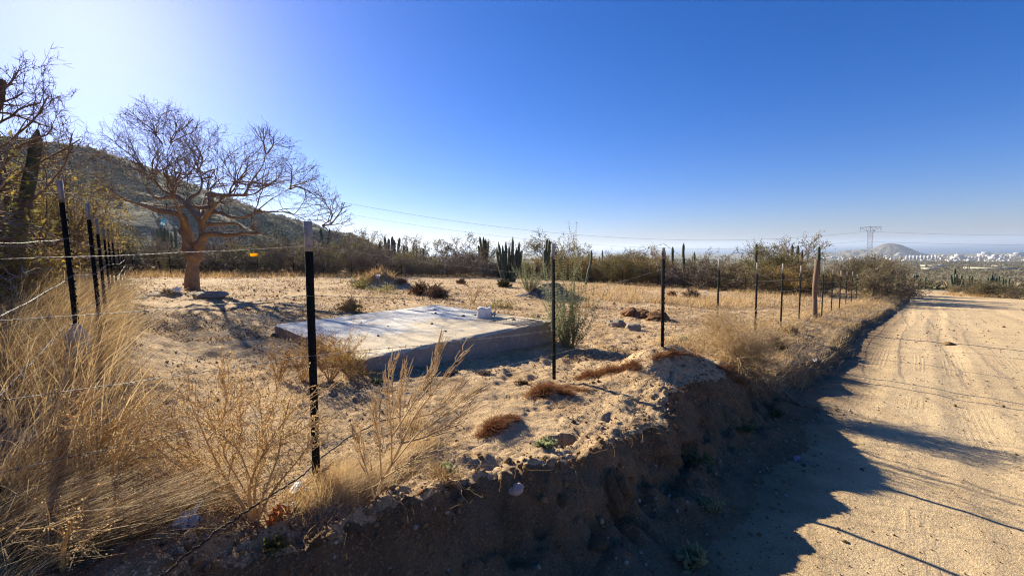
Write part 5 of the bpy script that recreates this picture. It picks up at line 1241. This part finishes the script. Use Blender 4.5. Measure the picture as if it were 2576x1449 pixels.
rock(1548, 1222, 78, 'upright block of crumbling earth left standing in front of the bank', me=rock_mesh('clod', MS['clod'], 91, 4, .6, 1.3, 3), cat='clod', name='earth_block', fl=1.0, sx=.8)
rock(1412, 1300, 40, 'sunlit crumbly clod low on the shaded bank', me=CL, cat='clod', name='clod')
rock(1500, 1385, 60, 'sunlit heap of clods at the bottom of the shaded bank', me=CL, cat='clod', name='clod', fl=.5)
rock(2022, 1168, 12, 'small stone in the shadow on the road', me=DR)
for i, (px, py, w_) in enumerate(((2440, 776, 9), (2385, 868, 24), (2480, 958, 10), (2160, 962, 10), (2330, 1003, 8), (2125, 1370, 14), (2100, 1020, 10), (2555, 1040, 8))):
    rock(px, py, w_, ['pale pebble far along the road', 'dark flat clod in the middle of the road', 'small pebble right of the tyre tracks', 'small dark pebble at the left of the road', 'tiny pebble between the tracks', 'crumbled clod by the tyre print at the bottom', 'pebble on the road beside the shadow of the dry bush', 'tiny pebble at the right edge of the road'][i], me=CL if i in (1, 5) else None, fl=.7)
# rubble on the slab
for i, (a, b, s_) in enumerate(((2.2, 1.3, .030), (1.5, 1.1, .022), (2.4, 1.25, .02), (1.0, 1.4, .016), (.6, .9, .018), (2.45, .45, .03), (1.3, .5, .018), (2.1, 1.9, .025), (.9, 2.0, .015), (2.3, 2.2, .02))):
    p = slab_pt(a, b, s_*.3); thing('pebble', 'dark pebble lying on the concrete slab, '+['near the white sack', 'in the middle', 'between sack and hatch', 'left of the middle', 'near the front corner', 'on the hatch cover', 'near the front edge', 'behind the sack', 'towards the left corner', 'at the far edge'][i], 'pebble', p, i, None, DR, s_)
# white sack
def sack():
    p = slab_pt(2.36, .98); n1, n2 = 28, 20; rg_ = np.random.default_rng(5); V = []
    for k in range(n2+1):
        z = k/n2
        for a in range(n1):
            an = a*2*math.pi/n1; c, s = math.cos(an), math.sin(an); e = .42
            x = math.copysign(abs(c)**e, c)*.105; y = math.copysign(abs(s)**e, s)*.07
            pin = 1-.05*z+.02*math.sin(z*9) - (.75*max(0, (z-.93)/.07)**2 if k else 0)
            V.append([x*pin, y*pin, min(z, .93+.02*z)*.15])
    V = np.array(V); top = sstep(.45, 1, V[:, 2]/.155)
    V[:, 2] += top*(.016*np.cos(V[:, 0]*42+2.2)-.006) ; V += (.012*fbm(V[:, 0]*22+V[:, 2]*9, V[:, 1]*22+V[:, 2]*14, 3, 5))[:, None]*[1, 1, .8]
    V[:, 2] = np.maximum(V[:, 2], .001); F = [[k*n1+a, k*n1+(a+1) % n1, (k+1)*n1+(a+1) % n1, (k+1)*n1+a] for k in range(n2) for a in range(n1)]
    thing('sack', 'small crumpled white sack standing on the concrete slab', 'sack', p, .12, None, mesh_np('sack', V, [np.array(F), np.array([list(range(n2*n1, n2*n1+n1))])], mat('sack_cloth', (.80, .77, .74), .8, .2, [(9, (.62, .56, .50), .5, .7)], transl=.15), True), (1.05, 1.05, 1.05))
    thing('rag', 'crumpled pinkish rag trailing from the right side of the white sack', 'rag', p+np.array([.13, .02, .05]), .3, None, rag_mesh(9, .10, .13, mat('pink_rag', (.6, .5, .44), .9), .5), 1)
sack()
# ------------------------------------------------------------------ plants one can pick out
def tumble(label, px, py, wpx, hpx, seed, m, n=26, r=.0026, name='tumbleweed', cat='dry bush', lift=0., lean=(0, 0), depth=3):
    rng = np.random.default_rng(seed); g = G(px, py); k = g[1]/FPX; Wd, H = wpx*k/2, hpx*k; out, tips = [], []
    P = dict(seg=H*.12, wob=.28, up=-.01, n=[8, 6, 5, 0], ang=.75, lr=.5, rr=.7, rmin=r*.55, maxl=depth, low=.1)
    for _ in range(n):
        a = rng.uniform(0, 6.3); t = rng.uniform(0, 1.0)*Wd/H
        grow(rng, (rng.normal()*.03, rng.normal()*.03, -.01), (math.cos(a)*t+lean[0], math.sin(a)*t+lean[1], 1), H*rng.uniform(.6, .95), r*1.6, 0, P, out, tips)
    me = segs_mesh(out, name, m, 3)
    return thing(name, label, cat, (g[0], g[1], g[2]+lift), 0, None, me)
def big_tumble():
    rng = np.random.default_rng(17); out, tips = [], []; c = G(1905, 985); u_, w_ = uw(c[0], c[1]); c = np.array([*xy(5.55, 1.72), 0]); c[2] = hz(c[0], c[1])
    P = dict(seg=.05, wob=.25, up=-.02, n=[9, 8, 5, 0], ang=.65, lr=.52, rr=.7, rmin=.0014, maxl=3, low=.08)
    for k in range(34):
        a = rng.uniform(0, 6.3); t = rng.uniform(.1, 1.15)
        d = np.array([math.cos(a)*t+.55, math.sin(a)*t-.35, .75]); grow(rng, c+[rng.normal()*.08, rng.normal()*.08, -.01], d, rng.uniform(.35, .62), .0045, 0, P, out, tips)
    for k in range(9):
        grow(rng, c, (rng.uniform(.5, 1), rng.uniform(-1, -.4), -.02), .55, .004, 1, P, out, tips)
    a = np.array([o[0] for o in out])-c; b = np.array([o[1] for o in out])-c; V, F = tubes(a, b, [o[2] for o in out], [o[3] for o in out], 3); print('tumble', len(F))
    thing('tumbleweed', 'big dry straw coloured bush spilling over the bank edge beside the road', 'dry bush', c, 0, None, mesh_np('tumbleweed', V, F, MS['straw_pale']))
big_tumble()
tumble('thin dry bush behind the big straw coloured bush', 1800, 845, 150, 70, 61, MS['straw_pale'], 18)
def weed_green(label, px, py, hpx, wpx, seed):
    """willow leaved grey green bush of upright stems"""
    rng = np.random.default_rng(seed); g = G(px, py); k = g[1]/FPX; H, Wd = hpx*k, wpx*k/2; rt = thing('green_bush', label, 'bush', g); out, tips = [], []; lp, ld, ll = [], [], []
    for s_ in range(46):
        a = rng.uniform(0, 6.3); t = rng.uniform(0, 1)**.7; h = H*1.55*rng.uniform(.4, 1.0)*(1-.4*t); p = np.array([math.cos(a)*.05, math.sin(a)*.05, -.02]); d = np.array([math.cos(a)*t*Wd/H*1.5, math.sin(a)*t*Wd/H*1.5, 1.]); d /= np.linalg.norm(d); n = max(6, int(h/.035)); st = h/n
        for j in range(n):
            d = d+rng.normal(size=3)*.06+np.array([0, 0, .03]); d /= np.linalg.norm(d); q = p+d*st; r0 = .0045*(1-j/n*.8); out.append((p, q, r0, r0*.95)); p = q
            if j/n > .12:
                for _ in range(4):
                    v = rng.normal(size=3); v -= d*v.dot(d); v /= np.linalg.norm(v); lp.append(p.copy()); ld.append(v+d*.6); ll.append(rng.uniform(.05, .09)*(1.15-.5*j/n))
    link('stems', segs_mesh(out, 'stems', mat('green_stem', (.30, .25, .13), .8) if 'green_stem' not in bpy.data.materials else bpy.data.materials['green_stem'], 4), rt)
    lp, ld, ll = np.array(lp), np.array(ld), np.array(ll); n = len(lp); ld /= np.linalg.norm(ld, axis=1, keepdims=True)
    s = np.cross(ld, [0, 0, 1.]); s /= np.linalg.norm(s, axis=1, keepdims=True); V = np.zeros((n, 4, 2, 3))
    for j, (t, w_) in enumerate(((0, .3), (.35, 1), (.7, .75), (1, .1))):       # arching leaf
        c = lp+ld*(ll*t)[:, None]; c[:, 2] += ll*(.35*t-.75*t*t); V[:, j, 0] = c-s*(ll*.10*w_)[:, None]; V[:, j, 1] = c+s*(ll*.10*w_)[:, None]
    b = np.arange(n)[:, None]*8; kk = np.arange(3)*2; F = np.stack([b+kk, b+kk+1, b+kk+3, b+kk+2], -1).reshape(-1, 4)
    link('foliage', mesh_np('foliage', V.reshape(-1, 3), F, MS['leaf_sage']), rt)
weed_green('upright grey green bush with narrow curved leaves beside the second post', 1432, 878, 235, 200, 71)
weed_green('smaller grey green bush low by the right corner of the concrete slab', 1372, 862, 70, 110, 72)
weed_green('hazy green bush farther back behind the grey gravel heap', 1332, 738, 92, 150, 73)
def rust_mat(label, pts, wpx, hgt, seed, n=5200):
    n = int(n*.62)
    """low springy clump of rust coloured dead stems draped over the ground"""
    rg_ = np.random.default_rng(seed); C = np.array([G(*p, 14) for p in pts]); t = rg_.uniform(0, len(C)-1.001, n) if len(C) > 1 else np.zeros(n)
    i = t.astype(int); f = (t-i)[:, None]; c = C[i]*(1-f)+C[np.minimum(i+1, len(C)-1)]*f; r = wpx*C[0][1]/FPX/2*(.75+.5*rg_.uniform(size=n))
    a = rg_.uniform(0, 6.3, n); q = np.abs(rg_.normal(size=n))*.62; x = c[:, 0]+np.cos(a)*q*r; y = c[:, 1]+np.sin(a)*q*r*1.2; q = np.minimum(q, 1.2)
    o = C.mean(0); o[2] = hz(o[0], o[1]); base = on_ground(x, y, -.005)-o; h = hgt*(1.05-q*.8)*rg_.uniform(.3, 1.25, n)*(.2+1.5*vnoise(x*12, y*12, 9)**1.5); out = rg_.normal(size=(n, 2))*1.0+np.stack([np.cos(a), np.sin(a)], 1)*q[:, None]*.15+[.4, -.2]
    V, F = blades(base, h*np.where(rg_.uniform(size=n) < .06, 1.7, 1), out, np.full(n, .0042), rg_, 3, .2)
    rt = thing('rust_clump', label, 'dead plant', o, 0, None, mesh_np('rust_clump', V, F, None, False, [MS['rust'], MS['straw_brown'], MS['rust']], np.repeat(rg_.integers(0, 3, n), 3)))
rust_mat('rust red springy dead plant clump under the second post, nearest its foot', [(1335, 992), (1375, 985), (1360, 978), (1405, 972), (1425, 985)], 60, .06, 1, 15000)
rust_mat('small rust red clump left of the one under the second post', [(1205, 1090), (1240, 1062), (1262, 1052), (1300, 1048)], 46, .06, 2, 10000)
rust_mat('long rust red clump stretching right of the second post along the ridge', [(1450, 950), (1500, 938), (1545, 930), (1600, 922)], 56, .075, 3, 16000)
rust_mat('rust red clump on the top of the mound', [(1640, 912), (1700, 893), (1760, 900)], 36, .05, 4, 4200)
rust_mat('rust red clump trailing down right of the mound under the straw bush', [(1800, 925), (1870, 975)], 34, .06, 5, 3500)
rust_mat('dark brown matted tuft right of the clump under the second post', [(1430, 968), (1470, 985)], 34, .06, 6, 2500)
def mustard():
    """tall dry stalk with long thin pods, leaning back and right"""
    rng = np.random.default_rng(23); g = G(945, 1262, 9); d0 = g[1]; rt = thing('dry_stalk_plant', 'tall pale dry stalk plant with long thin pods growing on the bank edge right of the nearest post', 'dry plant', g)
    rt['label'] = 'tall pale dry stalk with long thin pods right of the nearest post'
    def pp(x, y, dd): return W(x, y, d0+dd)-g
    out, pods = [], []
    br = [[(945, 1262, 0), (960, 1205, .02), (985, 1170, .03), (1010, 1115, .05), (1040, 1050, .08), (1080, 1000, .1), (1130, 930, .14), (1165, 885, .16)],
          [(985, 1170, .03), (985, 1100, .0), (980, 1020, 0), (975, 960, .02), (990, 905, .02)], [(985, 1170, .03), (1050, 1090, -.05), (1110, 1050, -.08), (1160, 1010, -.1), (1195, 985, -.1)],
          [(1010, 1115, .05), (1005, 1040, .1), (1010, 985, .12), (1022, 930, .14)], [(1040, 1050, .08), (1090, 1040, .15), (1130, 1000, .2), (1165, 960, .24)], [(960, 1205, .02), (955, 1120, -.05), (945, 1060, -.08), (945, 1010, -.1)],
          [(1010, 1115, .05), (1070, 1100, 0), (1130, 1070, 0), (1180, 1030, 0)], [(1080, 1000, .1), (1085, 950, .1), (1098, 900, .12), (1110, 870, .12)], [(985, 1100, 0), (1030, 1030, -.05), (1060, 985, -.07), (1085, 945, -.08)],
          [(945, 1262, 0), (925, 1190, -.05), (905, 1130, -.08), (900, 1090, -.1)], [(960, 1205, .02), (1000, 1180, -.08), (1050, 1150, -.12), (1100, 1130, -.15)]]
    for bi, pts in enumerate(br):
        P = np.array([pp(*p) for p in pts]); t = np.linspace(0, 1, len(P)); q = np.linspace(0, 1, 26); Q = np.stack([np.interp(q, t, P[:, k]) for k in range(3)], 1)
        for _ in range(2): Q[1:-1] = (Q[:-2]+2*Q[1:-1]+Q[2:])/4
        r0 = .0075 if bi == 0 else .0035
        for a, b, k in zip(Q[:-1], Q[1:], range(25)): out.append((a, b, r0*(1-.85*k/25)+.0008, r0*(1-.85*(k+1)/25)+.0008))
        for k in range(7 if bi else 11, 26):
            T = Q[min(k, 25)]-Q[k-1]; T /= np.linalg.norm(T)
            for _ in range(3):
                v = rng.normal(size=3); v -= T*v.dot(T); v /= np.linalg.norm(v); L = rng.uniform(.045, .085); m1 = Q[k]+(T*.55+v*.55)*L*.4; e = m1+(T+v*.16)*L*.65
                pods.append((Q[k], m1, .0011, .0017)); pods.append((m1, e, .0019, .0009))
    link('stem', segs_mesh(out, 'stem', MS['straw_pale'], 5), rt); link('pods', segs_mesh(pods, 'pods', MS['straw_pale'], 4), rt)
mustard()
def amaranth(label, px, py, branches, seed, dens=1.0, name='dry_weed', col='straw', leafm='straw_brown', d0=None, bits=.010):
    """branching dry weed with clustered seed heads along its stems; branches: image points"""
    rng = np.random.default_rng(seed); g = G(px, py, 12); d0 = g[1]; rt = thing(name, label, 'dry plant', g); out, C = [], []
    def pp(x, y, dd): return W(x, y, max(.7, d0+dd))-g
    for bi, pts in enumerate(branches):
        dd = rng.uniform(-.25, .35); P = np.array([pp(x, y, dd*k/(len(pts)-1)) for k, (x, y) in enumerate(pts)]); 
        if pts[0] == (px, py): P[0] = [0, 0, -.02]
        t = np.linspace(0, 1, len(P)); n = 24; q = np.linspace(0, 1, n); Q = np.stack([np.interp(q, t, P[:, k]) for k in range(3)], 1)
        for _ in range(2): Q[1:-1] = (Q[:-2]+2*Q[1:-1]+Q[2:])/4
        r0 = .006 if pts[0] == (px, py) else .0035
        for k in range(n-1): out.append((Q[k], Q[k+1], r0*(1-.8*k/n), r0*(1-.8*(k+1)/n)))
        for k in range(5, n):
            for _b in range(int(.55*dens+rng.uniform())):
                v = rng.normal(size=3); v /= np.linalg.norm(v); T = Q[k]-Q[k-1]; T /= np.linalg.norm(T); L = rng.uniform(.04, .13); p = Q[k]
                for j in range(4):
                    e = p+(T*.8+v*.7+rng.normal(size=3)*.3)*L/4; out.append((p, e, .0014, .0011)); C += [e+rng.normal(size=3)*.006 for _ in range(3)]; p = e
            C += [Q[k]+rng.normal(size=3)*.007 for _ in range(2)]
    link('stems', segs_mesh(out, 'stems', MS['straw'], 4), rt)
    C = np.array(C); V, F = leaves(C, rng.normal(size=C.shape), rng.uniform(.5, 1.4, len(C))*bits, rng.uniform(.4, .9, len(C))*bits, rng); link('seed_heads', mesh_np('seed_heads', V, F, MS[col]), rt)
B = (640, 1308)
amaranth('wide branching dry weed with seed heads in front of the nearest post, at the centre left', *B,
    [[B, (600, 1255), (570, 1235), (480, 1240), (380, 1215), (300, 1150), (270, 1080)], [B, (600, 1250), (560, 1190), (520, 1110), (490, 1040), (470, 990)], [B, (620, 1240), (650, 1160), (690, 1090), (730, 1040), (760, 1010)], [B, (625, 1250), (640, 1180), (655, 1100), (700, 1000), (690, 940)],
     [B, (590, 1240), (540, 1220), (500, 1170), (440, 1130), (400, 1100)], [B, (640, 1230), (660, 1150), (660, 1060), (650, 1000)], [(570, 1235), (580, 1170), (610, 1100), (600, 1040), (620, 980)], [(480, 1240), (420, 1190), (360, 1180), (300, 1200), (240, 1190)], [(560, 1190), (500, 1160), (450, 1080), (420, 1030)],
     [B, (680, 1240), (730, 1180), (770, 1130), (790, 1100)], [B, (560, 1280), (480, 1290), (400, 1270), (330, 1280)], [(520, 1110), (560, 1060), (570, 1000), (560, 950)], [B, (700, 1270), (760, 1230), (820, 1180)], [(620, 1240), (560, 1140), (580, 1060)], [B, (590, 1230), (500, 1200), (430, 1160), (350, 1080)], [B, (660, 1250), (700, 1150), (710, 1080), (730, 1000)], [B, (600, 1270), (520, 1250), (430, 1240), (340, 1250)], [(640, 1230), (600, 1130), (540, 1080), (510, 1020)], [(640, 1180), (680, 1120), (740, 1090), (800, 1060)]], 81, 3.2, bits=.008)
rt_last = [o for o in bpy.data.objects if o.name.startswith('dry_weed')][0]; rt_last['label'] = 'wide branching dry weed with seed heads in front of the nearest post'
for i, (px, py, sz, lab, cm) in enumerate(((760, 955, 110, 'brown dry weed at the left side of the concrete slab', 'straw_brown'), (830, 960, 110, 'brown dry weed against the front corner of the slab', 'straw_brown'), (700, 950, 90, 'brown dry weed left of those by the slab', 'straw_brown'), (880, 955, 80, 'small brown weed touching the slab corner', 'leaf_yellow'), (790, 900, 70, 'low brown weed along the left slab side', 'straw_brown'), (860, 930, 90, 'yellowish dry weed between the brown ones by the slab', 'straw'),
        (260, 1250, 240, 'curly seeded dry weed at the lower left', 'straw'), (235, 1140, 210, 'tall seeded weed at the side fence post foot', 'straw_brown'), (905, 735+150, 10, '', ''), (60, 760, 150, 'curly pale weed at the left edge in front of the dark bushes', 'straw'), (130, 740, 150, 'curly pale weed left of the first side fence post', 'straw_brown'), (150, 1430, 170, 'bent dry weed at the bottom left edge', 'straw'), (1120, 1215, 40, 'tiny twiggy weed on the bank lip', 'straw_brown'), (1190, 750, 50, 'twiggy brush lying right of the brush heap', 'straw_brown'))):
    if not lab: continue
    rgx = random.Random(px); br = []
    for k in range(11):
        a = rgx.uniform(-1.1, 1.1)+.25; L = sz*rgx.uniform(.6, 1.1); br.append([(px, py), (px+L*.35*math.sin(a), py-L*.4), (px+L*.7*math.sin(a)+rgx.uniform(-8, 8), py-L*.75*math.cos(a)), (px+L*math.sin(a)+rgx.uniform(-15, 15), py-L*math.cos(a)*.95)])
    amaranth(lab, px, py, br, 90+i, 1.2, col=cm, bits=.011 if py < 1000 else .006)
def low_green(label, px, py, wpx, seed, m='leaf_green', n=260, L=.03, name='green_weed', up=.35):
    rng = np.random.default_rng(seed); g = G(px, py, 80); r = wpx*g[1]/FPX/2; out = []; lp = []
    for k in range(16):
        a = rng.uniform(0, 6.3); p = np.zeros(3); d = np.array([math.cos(a), math.sin(a), up]); d /= np.linalg.norm(d)
        for j in range(5): q = p+d*r/5*rng.uniform(.6, 1.2); out.append((p, q, .0018, .0015)); d = d+rng.normal(size=3)*.2; d[2] = max(d[2], .02); d /= np.linalg.norm(d); p = q; lp.append(p)
    lp = np.array(lp)[rng.integers(0, len(lp), n)]+rng.normal(size=(n, 3))*r*.09; lp[:, 2] = np.maximum(lp[:, 2], .005)
    rt = thing(name, label, 'weed', g); link('stems', segs_mesh(out, 'stems', MS['straw_brown'], 3), rt)
    V, F = leaves(lp, rng.normal(size=lp.shape)+[0, 0, .5], rng.uniform(.6, 1.3, n)*L, rng.uniform(.35, .6, n)*L, rng); link('leaves', mesh_np('leaves', V, F, MS[m]), rt)
low_green('small grey green weed at the left end of the burrow', 1372, 1112, 55, 1, 'leaf_sage')
low_green('tiny green weed on the bank near the stalk plant', 1122, 1190, 60, 2, 'leaf_sage')
low_green('green weed in the deep shade of the bank, highest one', 1870, 1105, 60, 3)
low_green('green weed in the shade of the bank below the mound', 1750, 1190, 90, 4)
low_green('green weed with lit leaf tips at the edge of the shade', 1790, 1290, 80, 5, 'leaf_sage', up=1.0)
low_green('grey green succulent weed at the bottom edge of the photo', 1740, 1425, 90, 6, 'leaf_sage', L=.045, up=1)
low_green('dark green leaf tuft in the middle of the shaded bank', 1952, 1048, 50, 7)
low_green('small green weed by the front corner of the slab', 945, 962, 46, 8, n=90)
low_green('flat dark green weed patch behind the slab, left of the green bush', 1270, 772, 90, 9, 'leaf_olive', 500, .05)
low_green('yellow green weed in the foreground grass at the bottom left', 690, 1365, 50, 10, 'leaf_olive', n=120)
low_green('small yellow green tussock right of the third post foot', 1718, 905-38, 40, 11, 'leaf_sage', up=1.5)
low_green('trailing olive weed on the left slope of the dirt mound', 895, 722, 90, 12, 'leaf_olive', 700, .07)
low_green('trailing olive weed in front of the dirt mound', 960, 735, 90, 13, 'leaf_olive', 500, .06)
low_green('small tuft of weed on the bare sand left of the nearest post', 740, 688+12, 14, 14, 'leaf_olive', 60, .06, up=1.5)
# brush heaps of cut twigs
for i, (px, py, w_, h_, m, lab) in enumerate(((1100, 750, 130, 34, 'twig_warm', 'heap of dry brown brushwood in the middle of the lot behind the slab'), (1060, 738, 80, 26, 'straw_brown', 'paler brushwood heap joined to the left of the brown heap'), (915, 686, 90, 12, 'straw_brown', 'low yellow brown brushwood heap behind the dirt mound'), (1010, 712, 60, 14, 'twig_warm', 'dark twig heap right behind the dirt mound'),
        (880, 785, 80, 30, 'straw', 'pale dry grass tuft at the far left edge of the slab'), (1740, 750, 130, 20, 'twig_warm', 'long low heap of cut brush near the back right of the lot'), (1270, 722, 110, 18, 'leaf_olive', 'flattened olive brush in front of the cactus clump'), (1690, 745, 70, 12, 'rust', 'reddish low brush left of the long brush heap'), (1160, 715, 90, 12, 'twig_warm', 'low line of dark brush beyond the brown brush heap'), (1955, 880, 60, 30, 'straw_brown', 'brown tangle of grass on the verge above the straw bush'), (1985, 840, 70, 26, 'straw_pale', 'pale tuft of grass on the verge by the sixth post'), (420, 742, 80, 14, 'twig_warm', 'dry twigs lying in the shade left of the tree trunk'), (1215, 940, 60, 14, 'twig', 'grey matted dead weed on the sand between slab and first posts'), (1135, 940, 30, 12, 'twig', 'small grey dead tuft left of the matted one'), (1312, 960, 40, 12, 'straw_brown', 'pale brown dead tuft left of the second post'))):
    tumble(lab, px, py, w_*1.45, h_*1.15, 400+i, MS[m], 36, max(.0026, .0011*G(px, py)[1]), 'brush_heap', 'brushwood', depth=2)
# gravel heap and dirt mound dressing
def heap(label, P0, rx, ry, hh, n, s0, mats, seed, name):
    rg_ = np.random.default_rng(seed); a = rg_.uniform(0, 6.3, n); q = np.sqrt(rg_.uniform(0, 1, n)); x = P0[0]+np.cos(a)*q*rx; y = P0[1]+np.sin(a)*q*ry
    c = on_ground(x, y, 0); s = rg_.uniform(.5, 1.3, n)*s0; O = np.array([[1, 0, 0], [0, 1, 0], [-1, 0, 0], [0, -1, 0], [0, 0, .8], [0, 0, -.8]])
    V = (c[:, None, :]+O[None]*s[:, None, None]*rg_.uniform(.6, 1.3, (n, 6, 1))); f = np.array([[0, 1, 4], [1, 2, 4], [2, 3, 4], [3, 0, 4], [1, 0, 5], [2, 1, 5], [3, 2, 5], [0, 3, 5]]); F = (np.arange(n)[:, None, None]*6+f[None]).reshape(-1, 3)
    stuff(link(name, mesh_np(name, V.reshape(-1, 3), F, None, False, mats, np.repeat(rg_.integers(0, len(mats), n), 8))), label, 'gravel')
GV = [mat('blue_gravel', (.15, .15, .165), .9), mat('grey_gravel', (.24, .23, .23), .9), MS['rock_dark']]
heap('heap of blue grey gravel behind the green bush', P_GRAVEL, 1.25, .95, .3, 5200, .028, GV, 61, 'gravel_heap')
heap('crumbly grey brown earth on the dirt mound behind the slab', P_MOUND, 1.3, .95, .3, 1800, .03, [MS['clod'], MS['rock']], 62, 'mound_crumbs')
# ------------------------------------------------------------------ litter and small things
def bag(px, py, wpx, seed, m, label, fl=.5, name='plastic_bag'):
    g = G(px, py); r = wpx*g[1]/FPX; o = thing(name, label, 'litter', (g[0], g[1], g[2]+r*.18), seed, None, rag_mesh(seed, r, r*.7, m, fl, 18)); o.rotation_euler = (.35, .1, seed*.7); return o
bag(455, 1322, 78, 1, MS['plastic_white'], 'crumpled white and clear plastic bag in the foreground grass')
bag(475, 1316, 46, 2, MS['plastic_blue'], 'blue printed plastic scrap on the white bag in the foreground grass')
bag(432, 1340, 34, 12, MS['plastic_blue'], 'small blue plastic scrap just below the white bag')
bag(752, 1232, 46, 3, MS['plastic_white'], 'clear plastic bag beside the foot of the nearest post')
bag(762, 1236, 28, 4, MS['plastic_blue'], 'blue plastic scrap right against the foot of the nearest post')
bag(715, 1268, 40, 5, MS['plastic_white'], 'small white plastic scrap left of the nearest post foot')
bag(2003, 1156, 26, 6, mat('printed_paper', (.30, .33, .45), .6, .3, [(40, (.55, .2, .2), .55, .6)]), 'small crumpled bluish wrapper in the shadow on the road', name='wrapper')
bag(634, 684, 16, 7, MS['plastic_white'], 'white plastic bag at the back fence left of the yellow sign')
bag(700, 690, 9, 8, MS['plastic_white'], 'tiny white scrap at the back fence right of the yellow sign')
bag(1772, 737, 9, 9, MS['plastic_white'], 'white scrap by the thicket behind the third post')
bag(1603, 760, 10, 10, MS['plastic_white'], 'white scrap on the dry grass left of the third post')
bag(1622, 760, 9, 11, MS['plastic_white'], 'second white scrap on the dry grass close to the third post')
bag(1718-38, 1005-60, 8, 13, MS['plastic_white'], 'pale chip on the ridge between the mound and the third post')
bag(2048, 923-15, 14, 14, MS['plastic_white'], 'white chip on the verge of the road bank')
bag(1722, 1405, 44, 15, mat('dry_pink_leaf', (.55, .38, .28), .7, transl=.3), 'dry pinkish curled leaf lying on the succulent weed', name='dry_leaf')
bag(700, 1320, 60, 16, mat('orange_leaf', (.45, .16, .04), .7, transl=.4), 'curled orange brown dead leaf in the foreground grass', name='dry_leaf')
# white bucket near the mound
def bucket():
    g = G(951, 702); s = Soup(); V, F = polytube([(0, 0, 0), (0, 0, .19)], [.08, .10], 16, False); s.add(V, F); V, F = polytube([(0, 0, .175), (0, 0, .195)], [.105, .105], 16, False); s.add(V, F)
    n = 16; a = np.arange(n)*2*math.pi/n; s.add(np.stack([np.cos(a)*.082, np.sin(a)*.082, a*0+.01], 1), np.array([list(range(n))]))
    thing('bucket', 'small white bucket standing behind the dirt mound', 'bucket', g, 0, None, s.mesh('bucket', MS['plastic_white'], True))
bucket()
# plastic jug tied on the first side post, white tag on a wire
def jug():
    x, y = LP[0][0]+.03, LP[0][1]-.05; z = hz(x, y)+.12; prof = [(0, .05), (.005, .062), (.15, .064), (.19, .055), (.22, .028), (.235, .02), (.255, .02)]
    V, F = polytube([(0, 0, a) for a, _ in prof], [r for _, r in prof], 16)
    V = V+.004*np.sin(V[:, 2:3]*90); thing('plastic_jug', 'dull clear plastic jug hanging on the first side fence post in the grass', 'jug', (x, y, z), 0, None, Soup().add(V, F).mesh('plastic_jug', mat('dull_plastic', (.55, .50, .42), .5, .3, transl=.4), True))
jug()
p = W(222, 1138, 1.62); o = thing('white_tag', 'little white tag of twisted plastic tied on a lower wire at the left', 'tag', p, 0, None, rag_mesh(21, .012, .035, MS['plastic_white'], .5, 8)); o.rotation_euler = (1.5, .2, .3)
# loose dark wire slack from the nearest post down to the bottom of the picture
def loose_wire():
    pts = [(1040, 1040, 3.0), (950, 1062, 2.6), (862, 1110, 2.25), (798, 1160, 2.08), (760, 1195, 1.95), (690, 1240, 1.8), (620, 1285, 1.66), (545, 1335, 1.52), (470, 1395, 1.38), (400, 1452, 1.25), (330, 1520, 1.15)]
    P = np.array([W(x_, y_, d_*(.93 if d_ < 2 else 1)) for x_, y_, d_ in pts]); t = np.linspace(0, 1, len(P)); q = np.linspace(0, 1, 90); Q = np.stack([np.interp(q, t, P[:, k]) for k in range(3)], 1)
    for _ in range(3): Q[1:-1] = (Q[:-2]+2*Q[1:-1]+Q[2:])/4
    Q += np.random.default_rng(2).normal(size=Q.shape)*.0022; thing('loose_wire', 'slack dark rusty wire running from the nearest post down to the bottom of the photo', 'wire', Q[45], 0, None, Soup().add(*polytube(Q-Q[45], .0042, 6)).mesh('loose_wire', MS['wire_dark']))
loose_wire()
